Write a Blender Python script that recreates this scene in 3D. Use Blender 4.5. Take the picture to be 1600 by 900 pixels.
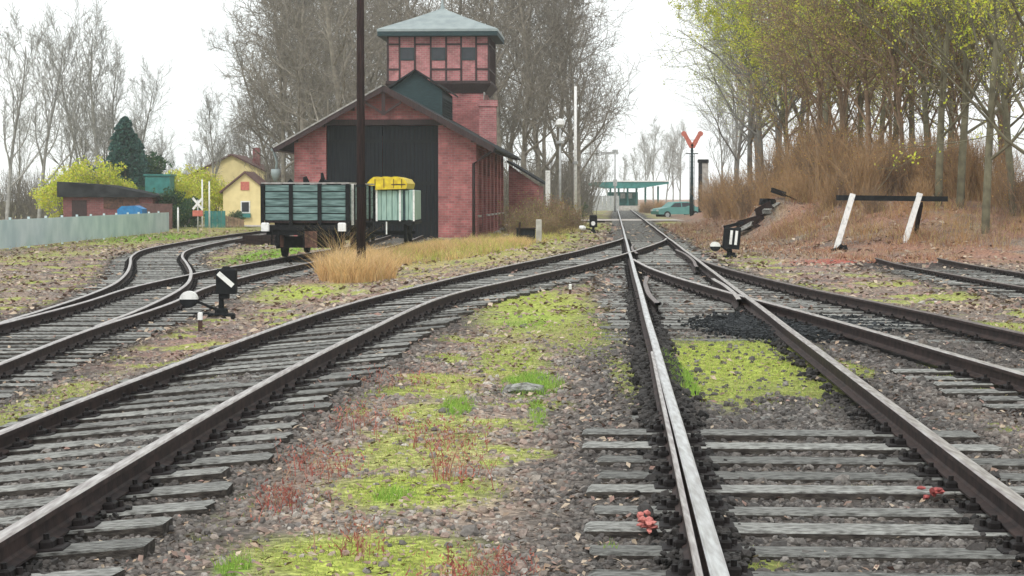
import bpy, math, random
import numpy as np
from mathutils import Vector, Matrix
PI = math.pi
for o in list(bpy.data.objects):
    bpy.data.objects.remove(o)
S = bpy.context.scene
C = S.collection
random.seed(7)
RNG = np.random.default_rng(11)

# ---------------------------------------------------------------- camera
CH = 1.60                      # camera height in metres
FPX = 3200.0                   # focal length in photo pixels (photo 1600 px wide)
TH = math.atan(142 / FPX)      # small downward pitch
cam_d = bpy.data.cameras.new('camera')
cam = bpy.data.objects.new('camera', cam_d)
C.objects.link(cam)
cam.location = (0, 0, CH)
cam.rotation_euler = (PI / 2 - TH, 0, 0)
cam_d.sensor_width = 36.0
cam_d.lens = 36.0 * FPX / 1600.0
cam_d.clip_start = 0.1
cam_d.clip_end = 4000
S.camera = cam
S.render.resolution_x = 1024
S.render.resolution_y = 576

# ---------------------------------------------------------------- overcast sky and soft sun
SUN_EL, SUN_AZ = math.radians(48), math.radians(205)
W = bpy.data.worlds.new('World')
S.world = W
W.use_nodes = True
wn, wl = W.node_tree.nodes, W.node_tree.links
wn.clear()
sky = wn.new('ShaderNodeTexSky')
sky.sky_type = 'NISHITA'
sky.sun_disc = False
sky.sun_elevation = SUN_EL
sky.sun_rotation = SUN_AZ
sky.air_density = 1.0
sky.dust_density = 5.0
hs = wn.new('ShaderNodeHueSaturation')
hs.inputs['Saturation'].default_value = 0.12
wl.new(sky.outputs[0], hs.inputs['Color'])
mx = wn.new('ShaderNodeMixRGB')
mx.inputs[0].default_value = 0.78
mx.inputs[2].default_value = (13.6, 14.0, 14.0, 1)
wl.new(hs.outputs[0], mx.inputs[1])
wtc = wn.new('ShaderNodeTexCoord'); wmp = wn.new('ShaderNodeMapping'); wmp.inputs['Scale'].default_value = (1, 1, 3.5)
wnz = wn.new('ShaderNodeTexNoise'); wnz.inputs['Scale'].default_value = 3.0; wnz.inputs['Detail'].default_value = 5
wl.new(wtc.outputs['Generated'], wmp.inputs[0]); wl.new(wmp.outputs[0], wnz.inputs[0])
wrp = wn.new('ShaderNodeValToRGB')
wrp.color_ramp.elements[0].position = .3; wrp.color_ramp.elements[0].color = (.80, .825, .83, 1)
wrp.color_ramp.elements[1].position = .62; wrp.color_ramp.elements[1].color = (1, 1, 1, 1)
wl.new(wnz.outputs['Fac'], wrp.inputs[0])
cl_ = wn.new('ShaderNodeMixRGB'); cl_.blend_type = 'MULTIPLY'; cl_.inputs[0].default_value = 1
wl.new(wrp.outputs[0], cl_.inputs[1]); wl.new(mx.outputs[0], cl_.inputs[2])
bg = wn.new('ShaderNodeBackground')
bg.inputs['Strength'].default_value = 0.10
wl.new(cl_.outputs[0], bg.inputs['Color'])
wo = wn.new('ShaderNodeOutputWorld')
wl.new(bg.outputs[0], wo.inputs['Surface'])
sl = bpy.data.lights.new('sun', 'SUN')
sl.energy = 1.2
sl.angle = math.radians(14)
sl.color = (1.0, 0.97, 0.92)
sun = bpy.data.objects.new('sun', sl)
C.objects.link(sun)
sun.rotation_euler = (PI / 2 - SUN_EL, 0, PI - SUN_AZ)
S.view_settings.view_transform = 'Standard'
S.view_settings.look = 'None'
S.view_settings.exposure = 0.3
S.view_settings.gamma = 1
S.view_settings.use_curve_mapping = False

# ---------------------------------------------------------------- helpers
def tag(o, label=None, cat=None, group=None, kind=None):
    if label: o['label'] = label
    if cat: o['category'] = cat
    if group: o['group'] = group
    if kind: o['kind'] = kind
    return o

def empty(name, loc=(0, 0, 0), rz=0.0, label=None, cat=None, group=None, kind=None, parent=None):
    o = bpy.data.objects.new(name, None)
    o.empty_display_size = 0.2
    C.objects.link(o)
    o.location = loc
    o.rotation_euler = (0, 0, rz)
    if parent: o.parent = parent
    return tag(o, label, cat, group, kind)

def copy_tree(o, parent=None, loc=None, rz=None, sc=None, label=None, group=None, cat=None):
    c = o.copy()
    C.objects.link(c)
    if parent is not None: c.parent = parent
    if loc is not None: c.location = loc
    if rz is not None: c.rotation_euler = (0, 0, rz)
    if sc is not None: c.scale = (sc, sc, sc)
    if label: c['label'] = label
    if group: c['group'] = group
    if cat: c['category'] = cat
    for ch in list(o.children):
        copy_tree(ch, c)
    return c

def np_mesh(name, V, F, mats, parent=None, col=None, smooth=False, midx=None):
    """link one mesh from numpy vertices and faces of one size"""
    V = np.ascontiguousarray(V, dtype=np.float32)
    F = np.ascontiguousarray(F, dtype=np.int32)
    me = bpy.data.meshes.new(name)
    me.vertices.add(len(V))
    me.vertices.foreach_set('co', V.ravel())
    me.loops.add(F.size)
    me.loops.foreach_set('vertex_index', F.ravel())
    me.polygons.add(len(F))
    me.polygons.foreach_set('loop_start', np.arange(0, F.size, F.shape[1], dtype=np.int32))
    if midx is not None:
        me.polygons.foreach_set('material_index', np.ascontiguousarray(midx, dtype=np.int32))
    me.polygons.foreach_set('use_smooth', np.full(len(F), smooth, dtype=bool))
    me.update(calc_edges=True)
    if col is not None:
        a = me.color_attributes.new('Col', 'FLOAT_COLOR', 'POINT')
        c4 = np.ones((len(V), 4), np.float32)
        c4[:, :3] = col
        a.data.foreach_set('color', c4.ravel())
    for m in (mats if isinstance(mats, (list, tuple)) else [mats]):
        me.materials.append(m)
    o = bpy.data.objects.new(name, me)
    C.objects.link(o)
    if parent: o.parent = parent
    return o

class MB:
    """collects boxes, bars, tubes and prisms; build() links them as one mesh with metric box UVs"""
    def __init__(s): s.v, s.f, s.m = [], [], []
    def add(s, vs, fs, m=0, M=None):
        b = len(s.v)
        s.v += [tuple(M @ Vector(v)) if M else tuple(v) for v in vs]
        s.f += [tuple(b + i for i in f) for f in fs]
        s.m += [m] * len(fs)
        return s
    def box(s, x0, x1, y0, y1, z0, z1, m=0, M=None, bev=0.0):
        if bev <= 0:
            vs = [(x, y, z) for z in (z0, z1) for y in (y0, y1) for x in (x0, x1)]
            fs = [(0, 2, 3, 1), (4, 5, 7, 6), (0, 1, 5, 4), (2, 6, 7, 3), (0, 4, 6, 2), (1, 3, 7, 5)]
            return s.add(vs, fs, m, M)
        b = bev                                     # chamfer the four vertical and the top edges
        def ring(x0, x1, y0, y1, z, c):
            return [(x0 + c, y0, z), (x1 - c, y0, z), (x1, y0 + c, z), (x1, y1 - c, z), (x1 - c, y1, z), (x0 + c, y1, z), (x0, y1 - c, z), (x0, y0 + c, z)]
        vs = ring(x0, x1, y0, y1, z0, b) + ring(x0, x1, y0, y1, z1 - b, b) + ring(x0 + b, x1 - b, y0 + b, y1 - b, z1, b * .5)
        fs = [tuple(range(7, -1, -1)), tuple(range(16, 24))]
        for k in (0, 8):
            for i in range(8):
                j = (i + 1) % 8
                fs.append((k + i, k + j, k + 8 + j, k + 8 + i))
        return s.add(vs, fs, m, M)
    def bar(s, p, q, w, h, m=0, up=(0, 0, 1)):
        p, q = Vector(p), Vector(q)
        d = q - p
        L = d.length
        d.normalize()
        u = Vector(up)
        if abs(d.dot(u)) > .98: u = Vector((0, 1, 0))
        a = d.cross(u).normalized()
        b = a.cross(d).normalized()
        vs = []
        for t in (p, q):
            for i, j in ((-1, -1), (1, -1), (1, 1), (-1, 1)):
                vs.append(t + a * (i * w / 2) + b * (j * h / 2))
        fs = [(3, 2, 1, 0), (4, 5, 6, 7), (0, 1, 5, 4), (1, 2, 6, 5), (2, 3, 7, 6), (3, 0, 4, 7)]
        return s.add(vs, fs, m)
    def tube(s, pts, rad, n=8, m=0, cap=True):
        pts = [Vector(p) for p in pts]
        if not isinstance(rad, (list, tuple)): rad = [rad] * len(pts)
        b = len(s.v)
        for i, p in enumerate(pts):
            d = (pts[min(i + 1, len(pts) - 1)] - pts[max(i - 1, 0)]).normalized()
            u = Vector((0, 0, 1)) if abs(d.z) < .9 else Vector((1, 0, 0))
            a = d.cross(u).normalized()
            c = d.cross(a).normalized()
            for k in range(n):
                t = 2 * PI * k / n
                s.v.append(tuple(p + (a * math.cos(t) + c * math.sin(t)) * rad[i]))
        for i in range(len(pts) - 1):
            for k in range(n):
                k2 = (k + 1) % n
                s.f.append((b + i * n + k, b + i * n + k2, b + (i + 1) * n + k2, b + (i + 1) * n + k)); s.m.append(m)
        if cap:
            s.f.append(tuple(b + k for k in range(n - 1, -1, -1))); s.m.append(m)
            e = b + (len(pts) - 1) * n
            s.f.append(tuple(e + k for k in range(n))); s.m.append(m)
        return s
    def cyl(s, p, q, r, n=16, m=0): return s.tube([p, q], r, n, m)
    def prism(s, poly, y0, y1, m=0, M=None):
        """polygon in x,z extruded along y"""
        n = len(poly)
        vs = [(x, y0, z) for x, z in poly] + [(x, y1, z) for x, z in poly]
        fs = [tuple(range(n)), tuple(range(2 * n - 1, n - 1, -1))] + [(i, i + n, (i + 1) % n + n, (i + 1) % n) for i in range(n)]
        return s.add(vs, fs, m, M)
    def blob(s, c, r, m=0, jit=.25, seed=0):
        rr = random.Random(seed)
        ph = (1 + 5 ** .5) / 2
        vs = []
        for v in [(-1, ph, 0), (1, ph, 0), (-1, -ph, 0), (1, -ph, 0), (0, -1, ph), (0, 1, ph), (0, -1, -ph), (0, 1, -ph), (ph, 0, -1), (ph, 0, 1), (-ph, 0, -1), (-ph, 0, 1)]:
            k = (1 + rr.uniform(-jit, jit)) / 1.9
            vs.append((c[0] + v[0] * r[0] * k, c[1] + v[1] * r[1] * k, c[2] + v[2] * r[2] * k))
        fs = [(0, 11, 5), (0, 5, 1), (0, 1, 7), (0, 7, 10), (0, 10, 11), (1, 5, 9), (5, 11, 4), (11, 10, 2), (10, 7, 6), (7, 1, 8), (3, 9, 4), (3, 4, 2), (3, 2, 6), (3, 6, 8), (3, 8, 9), (4, 9, 5), (2, 4, 11), (6, 2, 10), (8, 6, 7), (9, 8, 1)]
        return s.add(vs, fs, m)
    def build(s, name, mats, parent=None, smooth=False, loc=None):
        me = bpy.data.meshes.new(name)
        me.from_pydata(s.v, [], s.f)
        for m in (mats if isinstance(mats, (list, tuple)) else [mats]): me.materials.append(m)
        me.polygons.foreach_set('material_index', s.m)
        me.update()
        uv = me.uv_layers.new(name='UVMap')
        for p in me.polygons:
            n = p.normal
            for li in p.loop_indices:
                v = me.vertices[me.loops[li].vertex_index].co
                if abs(n.z) > .75: uv.data[li].uv = (v.x, v.y)
                elif abs(n.x) > abs(n.y): uv.data[li].uv = (v.y, v.z)
                else: uv.data[li].uv = (v.x, v.z)
        if smooth:
            me.polygons.foreach_set('use_smooth', [len(p.vertices) == 4 for p in me.polygons])
        o = bpy.data.objects.new(name, me)
        C.objects.link(o)
        if parent: o.parent = parent
        if loc: o.location = loc
        return o

# ---------------------------------------------------------------- numpy noise
def _h(i, j, s):
    n = (i.astype(np.int64) * 374761393 + j.astype(np.int64) * 668265263 + s * 974634777) & 0xffffffff
    n = ((n ^ (n >> 13)) * 1274126177) & 0xffffffff
    return ((n ^ (n >> 16)) & 0xffff) / 65535.0
def vnoise(x, y, s=0):
    i, j = np.floor(x), np.floor(y)
    u, v = x - i, y - j
    u, v = u * u * (3 - 2 * u), v * v * (3 - 2 * v)
    return (_h(i, j, s) * (1 - u) + _h(i + 1, j, s) * u) * (1 - v) + (_h(i, j + 1, s) * (1 - u) + _h(i + 1, j + 1, s) * u) * v
def fbm(x, y, sc, s=0, octv=4):
    r, a, t = 0, .5, 0
    for k in range(octv):
        r = r + a * vnoise(x / sc * 2 ** k + 17.3 * k, y / sc * 2 ** k - 9.1 * k, s + k)
        t += a; a *= .55
    return r / t
def ss(t):
    t = np.clip(t, 0, 1)
    return t * t * (3 - 2 * t)

# ---------------------------------------------------------------- lie of the land and of the tracks
def xa(y): return 1.15 + .0499 * np.asarray(y, float)
def spl(K, y):
    ky, kx = np.array(K[0], float), np.array(K[1], float)
    y = np.asarray(y, float)
    m = np.empty_like(kx)
    m[1:-1] = (kx[2:] - kx[:-2]) / (ky[2:] - ky[:-2])
    m[0] = (kx[1] - kx[0]) / (ky[1] - ky[0])
    m[-1] = (kx[-1] - kx[-2]) / (ky[-1] - ky[-2])
    i = np.clip(np.searchsorted(ky, y) - 1, 0, len(ky) - 2)
    h = ky[i + 1] - ky[i]
    t = (y - ky[i]) / h
    r = (2 * t**3 - 3 * t**2 + 1) * kx[i] + (t**3 - 2 * t**2 + t) * h * m[i] + (-2 * t**3 + 3 * t**2) * kx[i + 1] + (t**3 - t**2) * h * m[i + 1]
    r = np.where(y < ky[0], kx[0] + m[0] * (y - ky[0]), r)
    return np.where(y > ky[-1], kx[-1] + m[-1] * (y - ky[-1]), r)
TRK = {   # centre lines (stations y, offsets x), first and last station
    'A': (((8, 300), (1.549, 16.12)), 4, 240),
    'B': (((4, 10, 16, 22, 30, 36, 42, 50, 60, 68, 74), (-3.05, -2.91, -2.71, -2.37, -1.71, -.62, .49, 1.84, 3.25, 4.30, 4.84)), 4, 71.5),
    'C': (((5, 10, 16, 24, 32, 40, 48), (5.4, 5.2, 4.92, 4.48, 3.93, 3.58, 3.55)), 4, 47.5),
    'D': (((5, 20, 27, 34, 41, 48, 56, 60, 66, 78, 97), (-5.6, -6.15, -6.40, -6.48, -6.78, -6.66, -6.26, -6.02, -5.7, -5.05, -4.9)), 4, 95.5),
    'E': (((27, 34, 41, 48, 55, 62, 69, 76, 90, 118), (-6.42, -6.76, -7.32, -8.29, -9.49, -10.75, -11.69, -12.16, -12.56, -12.6)), 28, 119),
    'F': (((30, 40, 48, 56, 62), (9.2, 9.25, 9.5, 10.3, 11.2)), 30, 50),
}
def base_z(x, y):
    x = np.asarray(x, float); y = np.asarray(y, float)
    z = -.35 * ss((-(x - xa(y)) - 3.0) / 4.5)
    o = x - xa(y)
    bank = 2.1 * ss((o - 3.0) / 5.6) * ss((y - 52) / 24) * (1 - .75 * ss((y - 135) / 35))
    bank2 = .9 * ss((x - 15.0) / 7.0) * ss((y - 30) / 20)
    heap = 1.15 * np.exp(-((x - 9.5) / 1.2) ** 2 - ((y - 75.6) / 2.2) ** 2)
    return z + np.maximum(bank, bank2 * (1 - ss((y - 170) / 30))) + heap
def track_zone(x, y):
    """distance to the nearest track axis and to the nearest rail"""
    d = np.full(np.shape(x), 99.0); r = np.full(np.shape(x), 99.0)
    for k, (K, y0, y1) in TRK.items():
        o = np.abs(x - spl(K, y))
        ok = (y > y0) & (y < y1)
        d = np.where(ok, np.minimum(d, o), d)
        r = np.where(ok, np.minimum(r, np.abs(o - .75)), r)
    return d, r
def moss_fill(x, y):
    """1 where the straight track is silted up level with its sleepers and overgrown"""
    o = np.abs(x - xa(y))
    return ss((y - 14.8) / 1.2) * ss((23.2 - y) / 1.2) * ss((2.0 - o) / .3)
def ground_z(x, y):
    x = np.asarray(x, float); y = np.asarray(y, float)
    d, r = track_zone(x, y)
    off = ss((d - 1.35) / 1.0)
    bump = (fbm(x, y, 1.6, 3) - .5) * .16 + (fbm(x, y, .35, 9, 3) - .5) * .05
    z = base_z(x, y) - .035 + .026 * (1 - off) + off * (bump + .015) + (1 - off) * (fbm(x, y, .25, 21, 2) - .5) * .03
    z = z + .22 * ss(1 - np.hypot((x + 2.4) / 4.2, (y - 68) / 15)) * off       # low grassy mound before the shed
    return z
def _ray(px, py):
    a, u = px - 800, 450 - py
    c, s = math.cos(TH), math.sin(TH)
    return a, FPX * c + u * s, -FPX * s + u * c
def gp(px, py):
    """point of the ground seen at photo pixel px, py"""
    a, b, c = _ray(px, py)
    z = 0.0
    for i in range(60):
        t = (z - CH) / c
        z = .6 * z + .4 * float(base_z(a * t, b * t))
    return a * t, b * t, z
def at(px, py, Y):
    """point at depth Y seen at photo pixel px, py"""
    a, b, c = _ray(px, py)
    t = Y / b
    return a * t, Y, CH + c * t

# ---------------------------------------------------------------- materials
def _mat(name):
    m = bpy.data.materials.new(name)
    m.use_nodes = True
    n, l = m.node_tree.nodes, m.node_tree.links
    return m, n, l, n['Principled BSDF']
def mk(name, c1, c2=None, sc=6.0, rough=.8, bump=.0, bsc=None, metal=0.0, isl=0.0, stretch=(1, 1, 1), lo=.35, hi=.65, spec=.3, trans=0):
    """noise between two base colours, optional bump and a random tone per loose piece"""
    m, n, l, b = _mat(name)
    c2 = c2 or tuple(k * .7 for k in c1)
    tc = n.new('ShaderNodeTexCoord'); mp = n.new('ShaderNodeMapping'); mp.inputs['Scale'].default_value = stretch
    l.new(tc.outputs['Object'], mp.inputs[0])
    nz = n.new('ShaderNodeTexNoise'); nz.inputs['Scale'].default_value = sc; nz.inputs['Detail'].default_value = 6
    l.new(mp.outputs[0], nz.inputs[0])
    rp = n.new('ShaderNodeValToRGB')
    rp.color_ramp.elements[0].position = lo; rp.color_ramp.elements[0].color = (*c2, 1)
    rp.color_ramp.elements[1].position = hi; rp.color_ramp.elements[1].color = (*c1, 1)
    l.new(nz.outputs['Fac'], rp.inputs[0])
    out = rp.outputs[0]
    if isl:
        ge = n.new('ShaderNodeNewGeometry'); mr = n.new('ShaderNodeMapRange')
        mr.inputs['To Min'].default_value = 1 - isl; mr.inputs['To Max'].default_value = 1 + isl
        l.new(ge.outputs['Random Per Island'], mr.inputs[0])
        vm = n.new('ShaderNodeVectorMath'); vm.operation = 'SCALE'
        l.new(out, vm.inputs[0]); l.new(mr.outputs[0], vm.inputs['Scale'])
        out = vm.outputs[0]
    l.new(out, b.inputs['Base Color'])
    b.inputs['Roughness'].default_value = rough
    b.inputs['Metallic'].default_value = metal
    b.inputs['Specular IOR Level'].default_value = spec
    if bump:
        nb = n.new('ShaderNodeTexNoise'); nb.inputs['Scale'].default_value = bsc or sc * 4; nb.inputs['Detail'].default_value = 4
        l.new(mp.outputs[0], nb.inputs[0])
        bu = n.new('ShaderNodeBump'); bu.inputs['Strength'].default_value = 1; bu.inputs['Distance'].default_value = bump
        l.new(nb.outputs['Fac'], bu.inputs['Height']); l.new(bu.outputs[0], b.inputs['Normal'])
    return m
def mk_col(name, rough=.85, spec=.25, var=.25, sc=40.0, bump=0.0, vor=0.0):
    """base colour from the mesh's own Col attribute times a fine noise"""
    m, n, l, b = _mat(name)
    at_ = n.new('ShaderNodeAttribute'); at_.attribute_name = 'Col'
    tc = n.new('ShaderNodeTexCoord')
    nz = n.new('ShaderNodeTexNoise'); nz.inputs['Scale'].default_value = sc; nz.inputs['Detail'].default_value = 5
    l.new(tc.outputs['Object'], nz.inputs[0])
    mr = n.new('ShaderNodeMapRange'); mr.inputs['From Min'].default_value = .3; mr.inputs['From Max'].default_value = .7
    mr.inputs['To Min'].default_value = 1 - var; mr.inputs['To Max'].default_value = 1 + var
    l.new(nz.outputs['Fac'], mr.inputs[0])
    vm = n.new('ShaderNodeVectorMath'); vm.operation = 'SCALE'
    l.new(at_.outputs['Color'], vm.inputs[0]); l.new(mr.outputs[0], vm.inputs['Scale'])
    out = vm.outputs[0]
    h = nz.outputs['Fac']
    if vor:
        vo = n.new('ShaderNodeTexVoronoi'); vo.inputs['Scale'].default_value = vor
        l.new(tc.outputs['Object'], vo.inputs['Vector'])
        hv = n.new('ShaderNodeSeparateColor'); l.new(vo.outputs['Color'], hv.inputs[0])
        m2 = n.new('ShaderNodeMapRange'); m2.inputs['To Min'].default_value = .62; m2.inputs['To Max'].default_value = 1.4
        l.new(hv.outputs[0], m2.inputs[0])
        v2 = n.new('ShaderNodeVectorMath'); v2.operation = 'SCALE'
        l.new(out, v2.inputs[0]); l.new(m2.outputs[0], v2.inputs['Scale'])
        out = v2.outputs[0]
        sm = n.new('ShaderNodeMath'); sm.operation = 'SUBTRACT'; l.new(nz.outputs['Fac'], sm.inputs[0]); l.new(vo.outputs['Distance'], sm.inputs[1])
        h = sm.outputs[0]
    l.new(out, b.inputs['Base Color'])
    b.inputs['Roughness'].default_value = rough; b.inputs['Specular IOR Level'].default_value = spec
    if bump:
        bu = n.new('ShaderNodeBump'); bu.inputs['Distance'].default_value = bump
        l.new(h, bu.inputs['Height']); l.new(bu.outputs[0], b.inputs['Normal'])
    return m
def mk_brick(name, c1, c2, mortar, stain=.5, bw=.30, bh=.115):
    m, n, l, b = _mat(name)
    uv = n.new('ShaderNodeTexCoord')
    br = n.new('ShaderNodeTexBrick')
    br.inputs['Scale'].default_value = 1; br.inputs['Brick Width'].default_value = bw; br.inputs['Row Height'].default_value = bh
    br.inputs['Mortar Size'].default_value = .011; br.inputs['Bias'].default_value = 0
    br.inputs['Color1'].default_value = (*c1, 1); br.inputs['Color2'].default_value = (*c2, 1); br.inputs['Mortar'].default_value = (*mortar, 1)
    l.new(uv.outputs['UV'], br.inputs['Vector'])
    nz = n.new('ShaderNodeTexNoise'); nz.inputs['Scale'].default_value = 1.1; nz.inputs['Detail'].default_value = 7; nz.inputs['Roughness'].default_value = .65
    l.new(uv.outputs['Object'], nz.inputs[0])
    mr = n.new('ShaderNodeMapRange'); mr.inputs['From Min'].default_value = .32; mr.inputs['From Max'].default_value = .68
    mr.inputs['To Min'].default_value = 1 - stain; mr.inputs['To Max'].default_value = 1.15
    l.new(nz.outputs['Fac'], mr.inputs[0])
    vm = n.new('ShaderNodeVectorMath'); vm.operation = 'SCALE'
    l.new(br.outputs['Color'], vm.inputs[0]); l.new(mr.outputs[0], vm.inputs['Scale'])
    l.new(vm.outputs[0], b.inputs['Base Color'])
    b.inputs['Roughness'].default_value = .9; b.inputs['Specular IOR Level'].default_value = .15
    bu = n.new('ShaderNodeBump'); bu.inputs['Distance'].default_value = .01; bu.invert = True
    l.new(br.outputs['Fac'], bu.inputs['Height']); l.new(bu.outputs[0], b.inputs['Normal'])
    return m

M = {}
M['ground'] = mk_col('earth_and_gravel', rough=.95, spec=.15, var=.35, sc=22, bump=.02, vor=26)
M['stone'] = mk_col('ballast_stone', rough=.8, spec=.3, var=.3, sc=60)
def per_object(m, lo, hi):
    n, l = m.node_tree.nodes, m.node_tree.links
    b = n['Principled BSDF']; src = b.inputs['Base Color'].links[0].from_socket
    oi = n.new('ShaderNodeObjectInfo'); mr = n.new('ShaderNodeMapRange')
    mr.inputs['To Min'].default_value = lo; mr.inputs['To Max'].default_value = hi
    l.new(oi.outputs['Random'], mr.inputs[0])
    vm = n.new('ShaderNodeVectorMath'); vm.operation = 'SCALE'
    l.new(src, vm.inputs[0]); l.new(mr.outputs[0], vm.inputs['Scale']); l.new(vm.outputs[0], b.inputs['Base Color'])
def leafy(m, w=.45):
    n, l = m.node_tree.nodes, m.node_tree.links
    b = n['Principled BSDF']; src = b.inputs['Base Color'].links[0].from_socket
    t = n.new('ShaderNodeBsdfTranslucent'); l.new(src, t.inputs['Color'])
    x = n.new('ShaderNodeMixShader'); x.inputs[0].default_value = w
    l.new(b.outputs[0], x.inputs[1]); l.new(t.outputs[0], x.inputs[2])
    l.new(x.outputs[0], n['Material Output'].inputs['Surface'])
M['leaf'] = mk_col('dead_leaf', rough=.8, spec=.2, var=.2, sc=30)
M['grass'] = mk_col('grass_blade', rough=.7, spec=.25, var=.15, sc=8)
M['rail'] = mk('rusty_rail_web', (.055, .036, .032), (.022, .016, .016), 9, .7, .002, 60, .0, spec=.15)
M['railtop'] = mk('worn_rail_head', (.62, .62, .62), (.36, .34, .33), 5, .36, .0, None, .85, stretch=(8, .6, 8))
M['railtop_dull'] = mk('dull_rail_head', (.52, .49, .47), (.25, .21, .20), 6, .42, .0, None, .75, stretch=(8, .6, 8))
M['railtop_dark'] = mk('rusted_rail_head', (.20, .16, .15), (.09, .07, .065), 6, .5, .0, None, .5, stretch=(8, .6, 8))
M['sleeper'] = mk('weathered_grey_timber', (.43, .43, .405), (.07, .066, .06), 6, .78, .012, 34, stretch=(3.0, 8, 8), lo=.30, hi=.66, spec=.2)
M['sleeperside'] = mk('shaded_creosote_side', (.085, .075, .066), (.03, .026, .024), 7, .85, .008, 30, stretch=(2, 6, 6), spec=.1)  # creosote tone, darkened to paint shade on the sides below the tops
M['chair'] = mk('cast_iron_chair', (.022, .018, .018), (.010, .009, .009), 12, .7, .003, 60, .0, spec=.15)
M['brick'] = mk_brick('old_red_brick', (.48, .165, .165), (.32, .11, .115), (.36, .25, .235), .5)
M['brick2'] = mk_brick('tower_brick_infill', (.54, .21, .22), (.38, .15, .155), (.45, .33, .31), .42)
M['tarboard'] = mk('black_tarred_boards', (.020, .023, .028), (.006, .007, .010), 3, .85, .01, 3, stretch=(9, 9, .3), spec=.08)
M['slategreen'] = mk('dark_green_boards', (.022, .05, .055), (.013, .03, .036), 5, .75, stretch=(1, 1, 6))
M['roofdark'] = mk('dark_roofing_felt', (.04, .042, .045), (.016, .017, .02), 2, .9, .01, 8, spec=.1)
M['zinc'] = mk('weathered_zinc', (.30, .345, .345), (.22, .26, .265), 1.5, .55, .0, None, .2)
M['timber_dark'] = mk('dark_brown_timber', (.06, .035, .035), (.03, .02, .022), 6, .8, stretch=(4, 4, .5))
M['pole'] = mk('tarred_pole_wood', (.04, .024, .022), (.014, .010, .010), 8, .85, .004, 30, stretch=(5, 5, .3), spec=.12)
M['bargeboard'] = mk('pale_bargeboard', (.42, .40, .38), (.22, .21, .20), 5, .8)
M['wagon'] = mk('faded_green_planks', (.19, .29, .28), (.06, .105, .10), 3.0, .7, .004, 20, stretch=(.7, 1, 5))
M['iron'] = mk('black_iron', (.016, .017, .019), (.007, .008, .009), 9, .75, .002, 40, .0, spec=.12)
M['ironbrown'] = mk('rusty_brown_iron', (.14, .07, .05), (.05, .03, .025), 7, .85, .003, 40, .1)
M['white'] = mk('grimy_white_paint', (.78, .78, .76), (.45, .45, .44), 9, .6, lo=.25, hi=.5)
M['palegreen'] = mk('pale_green_panel', (.36, .50, .44), (.22, .34, .31), 4, .6, stretch=(5, 1, .5))
M['yellow'] = mk('yellow_painted_roof', (.80, .62, .03), (.55, .38, .03), 6, .5)
M['glass'] = mk('dark_window_glass', (.03, .035, .045), (.02, .022, .03), 3, .3, spec=.4)
M['bark'] = mk('grey_bark', (.22, .21, .19), (.11, .105, .095), 3, .95)
M['barkfar'] = mk('grey_brown_bark', (.27, .24, .195), (.15, .133, .112), 3, .95)
M['barkgreen'] = mk('mossy_bark', (.20, .185, .12), (.10, .09, .06), 3, .95)
M['barkbrown'] = mk('reddish_brown_bark', (.31, .215, .14), (.16, .11, .075), 3, .95)
M['twigorange'] = mk('orange_brown_twig', (.44, .285, .15), (.25, .16, .09), 2, .9)
M['concrete'] = mk('pale_concrete', (.50, .48, .45), (.32, .30, .28), 4, .9, .004, 30)
M['fencewhite'] = mk('pale_blue_grey_fence_paint', (.60, .70, .72), (.42, .54, .57), .8, .7)
M['brickdark'] = mk_brick('sooty_brick', (.28, .10, .10), (.20, .075, .08), (.24, .17, .16), .4)
M['barkdark'] = mk('dark_bark', (.075, .07, .06), (.03, .028, .025), 4, .95)
M['barkpale'] = mk('pale_grey_bark', (.34, .33, .30), (.21, .205, .19), 3, .95)
M['hedge'] = mk_col('evergreen_foliage', rough=.8, spec=.2, var=.2, sc=3)
M['red'] = mk('faded_red_paint', (.60, .19, .14), (.42, .12, .09), 8, .6)
M['teal'] = mk('teal_painted_steel', (.05, .23, .21), (.035, .16, .15), 3, .5)
M['greypost'] = mk('galvanised_steel', (.50, .51, .51), (.36, .37, .37), 5, .5, metal=.3)
M['cream'] = mk('cream_yellow_render', (.82, .69, .36), (.72, .60, .30), 2, .9)
M['rooftile'] = mk('brown_roof_tile', (.16, .085, .075), (.09, .05, .046), 5, .85)
M['blue'] = mk('blue_tarpaulin', (.03, .22, .48), (.02, .14, .34), 3, .5)
M['road'] = mk('pale_asphalt', (.50, .45, .41), (.40, .36, .33), 2, .9)
M['rubber'] = mk('black_rubber', (.02, .02, .02), (.012, .012, .012), 9, .85)
per_object(M['sleeper'], .55, 1.12); leafy(M['hedge']); leafy(M['grass'], .4)

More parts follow.
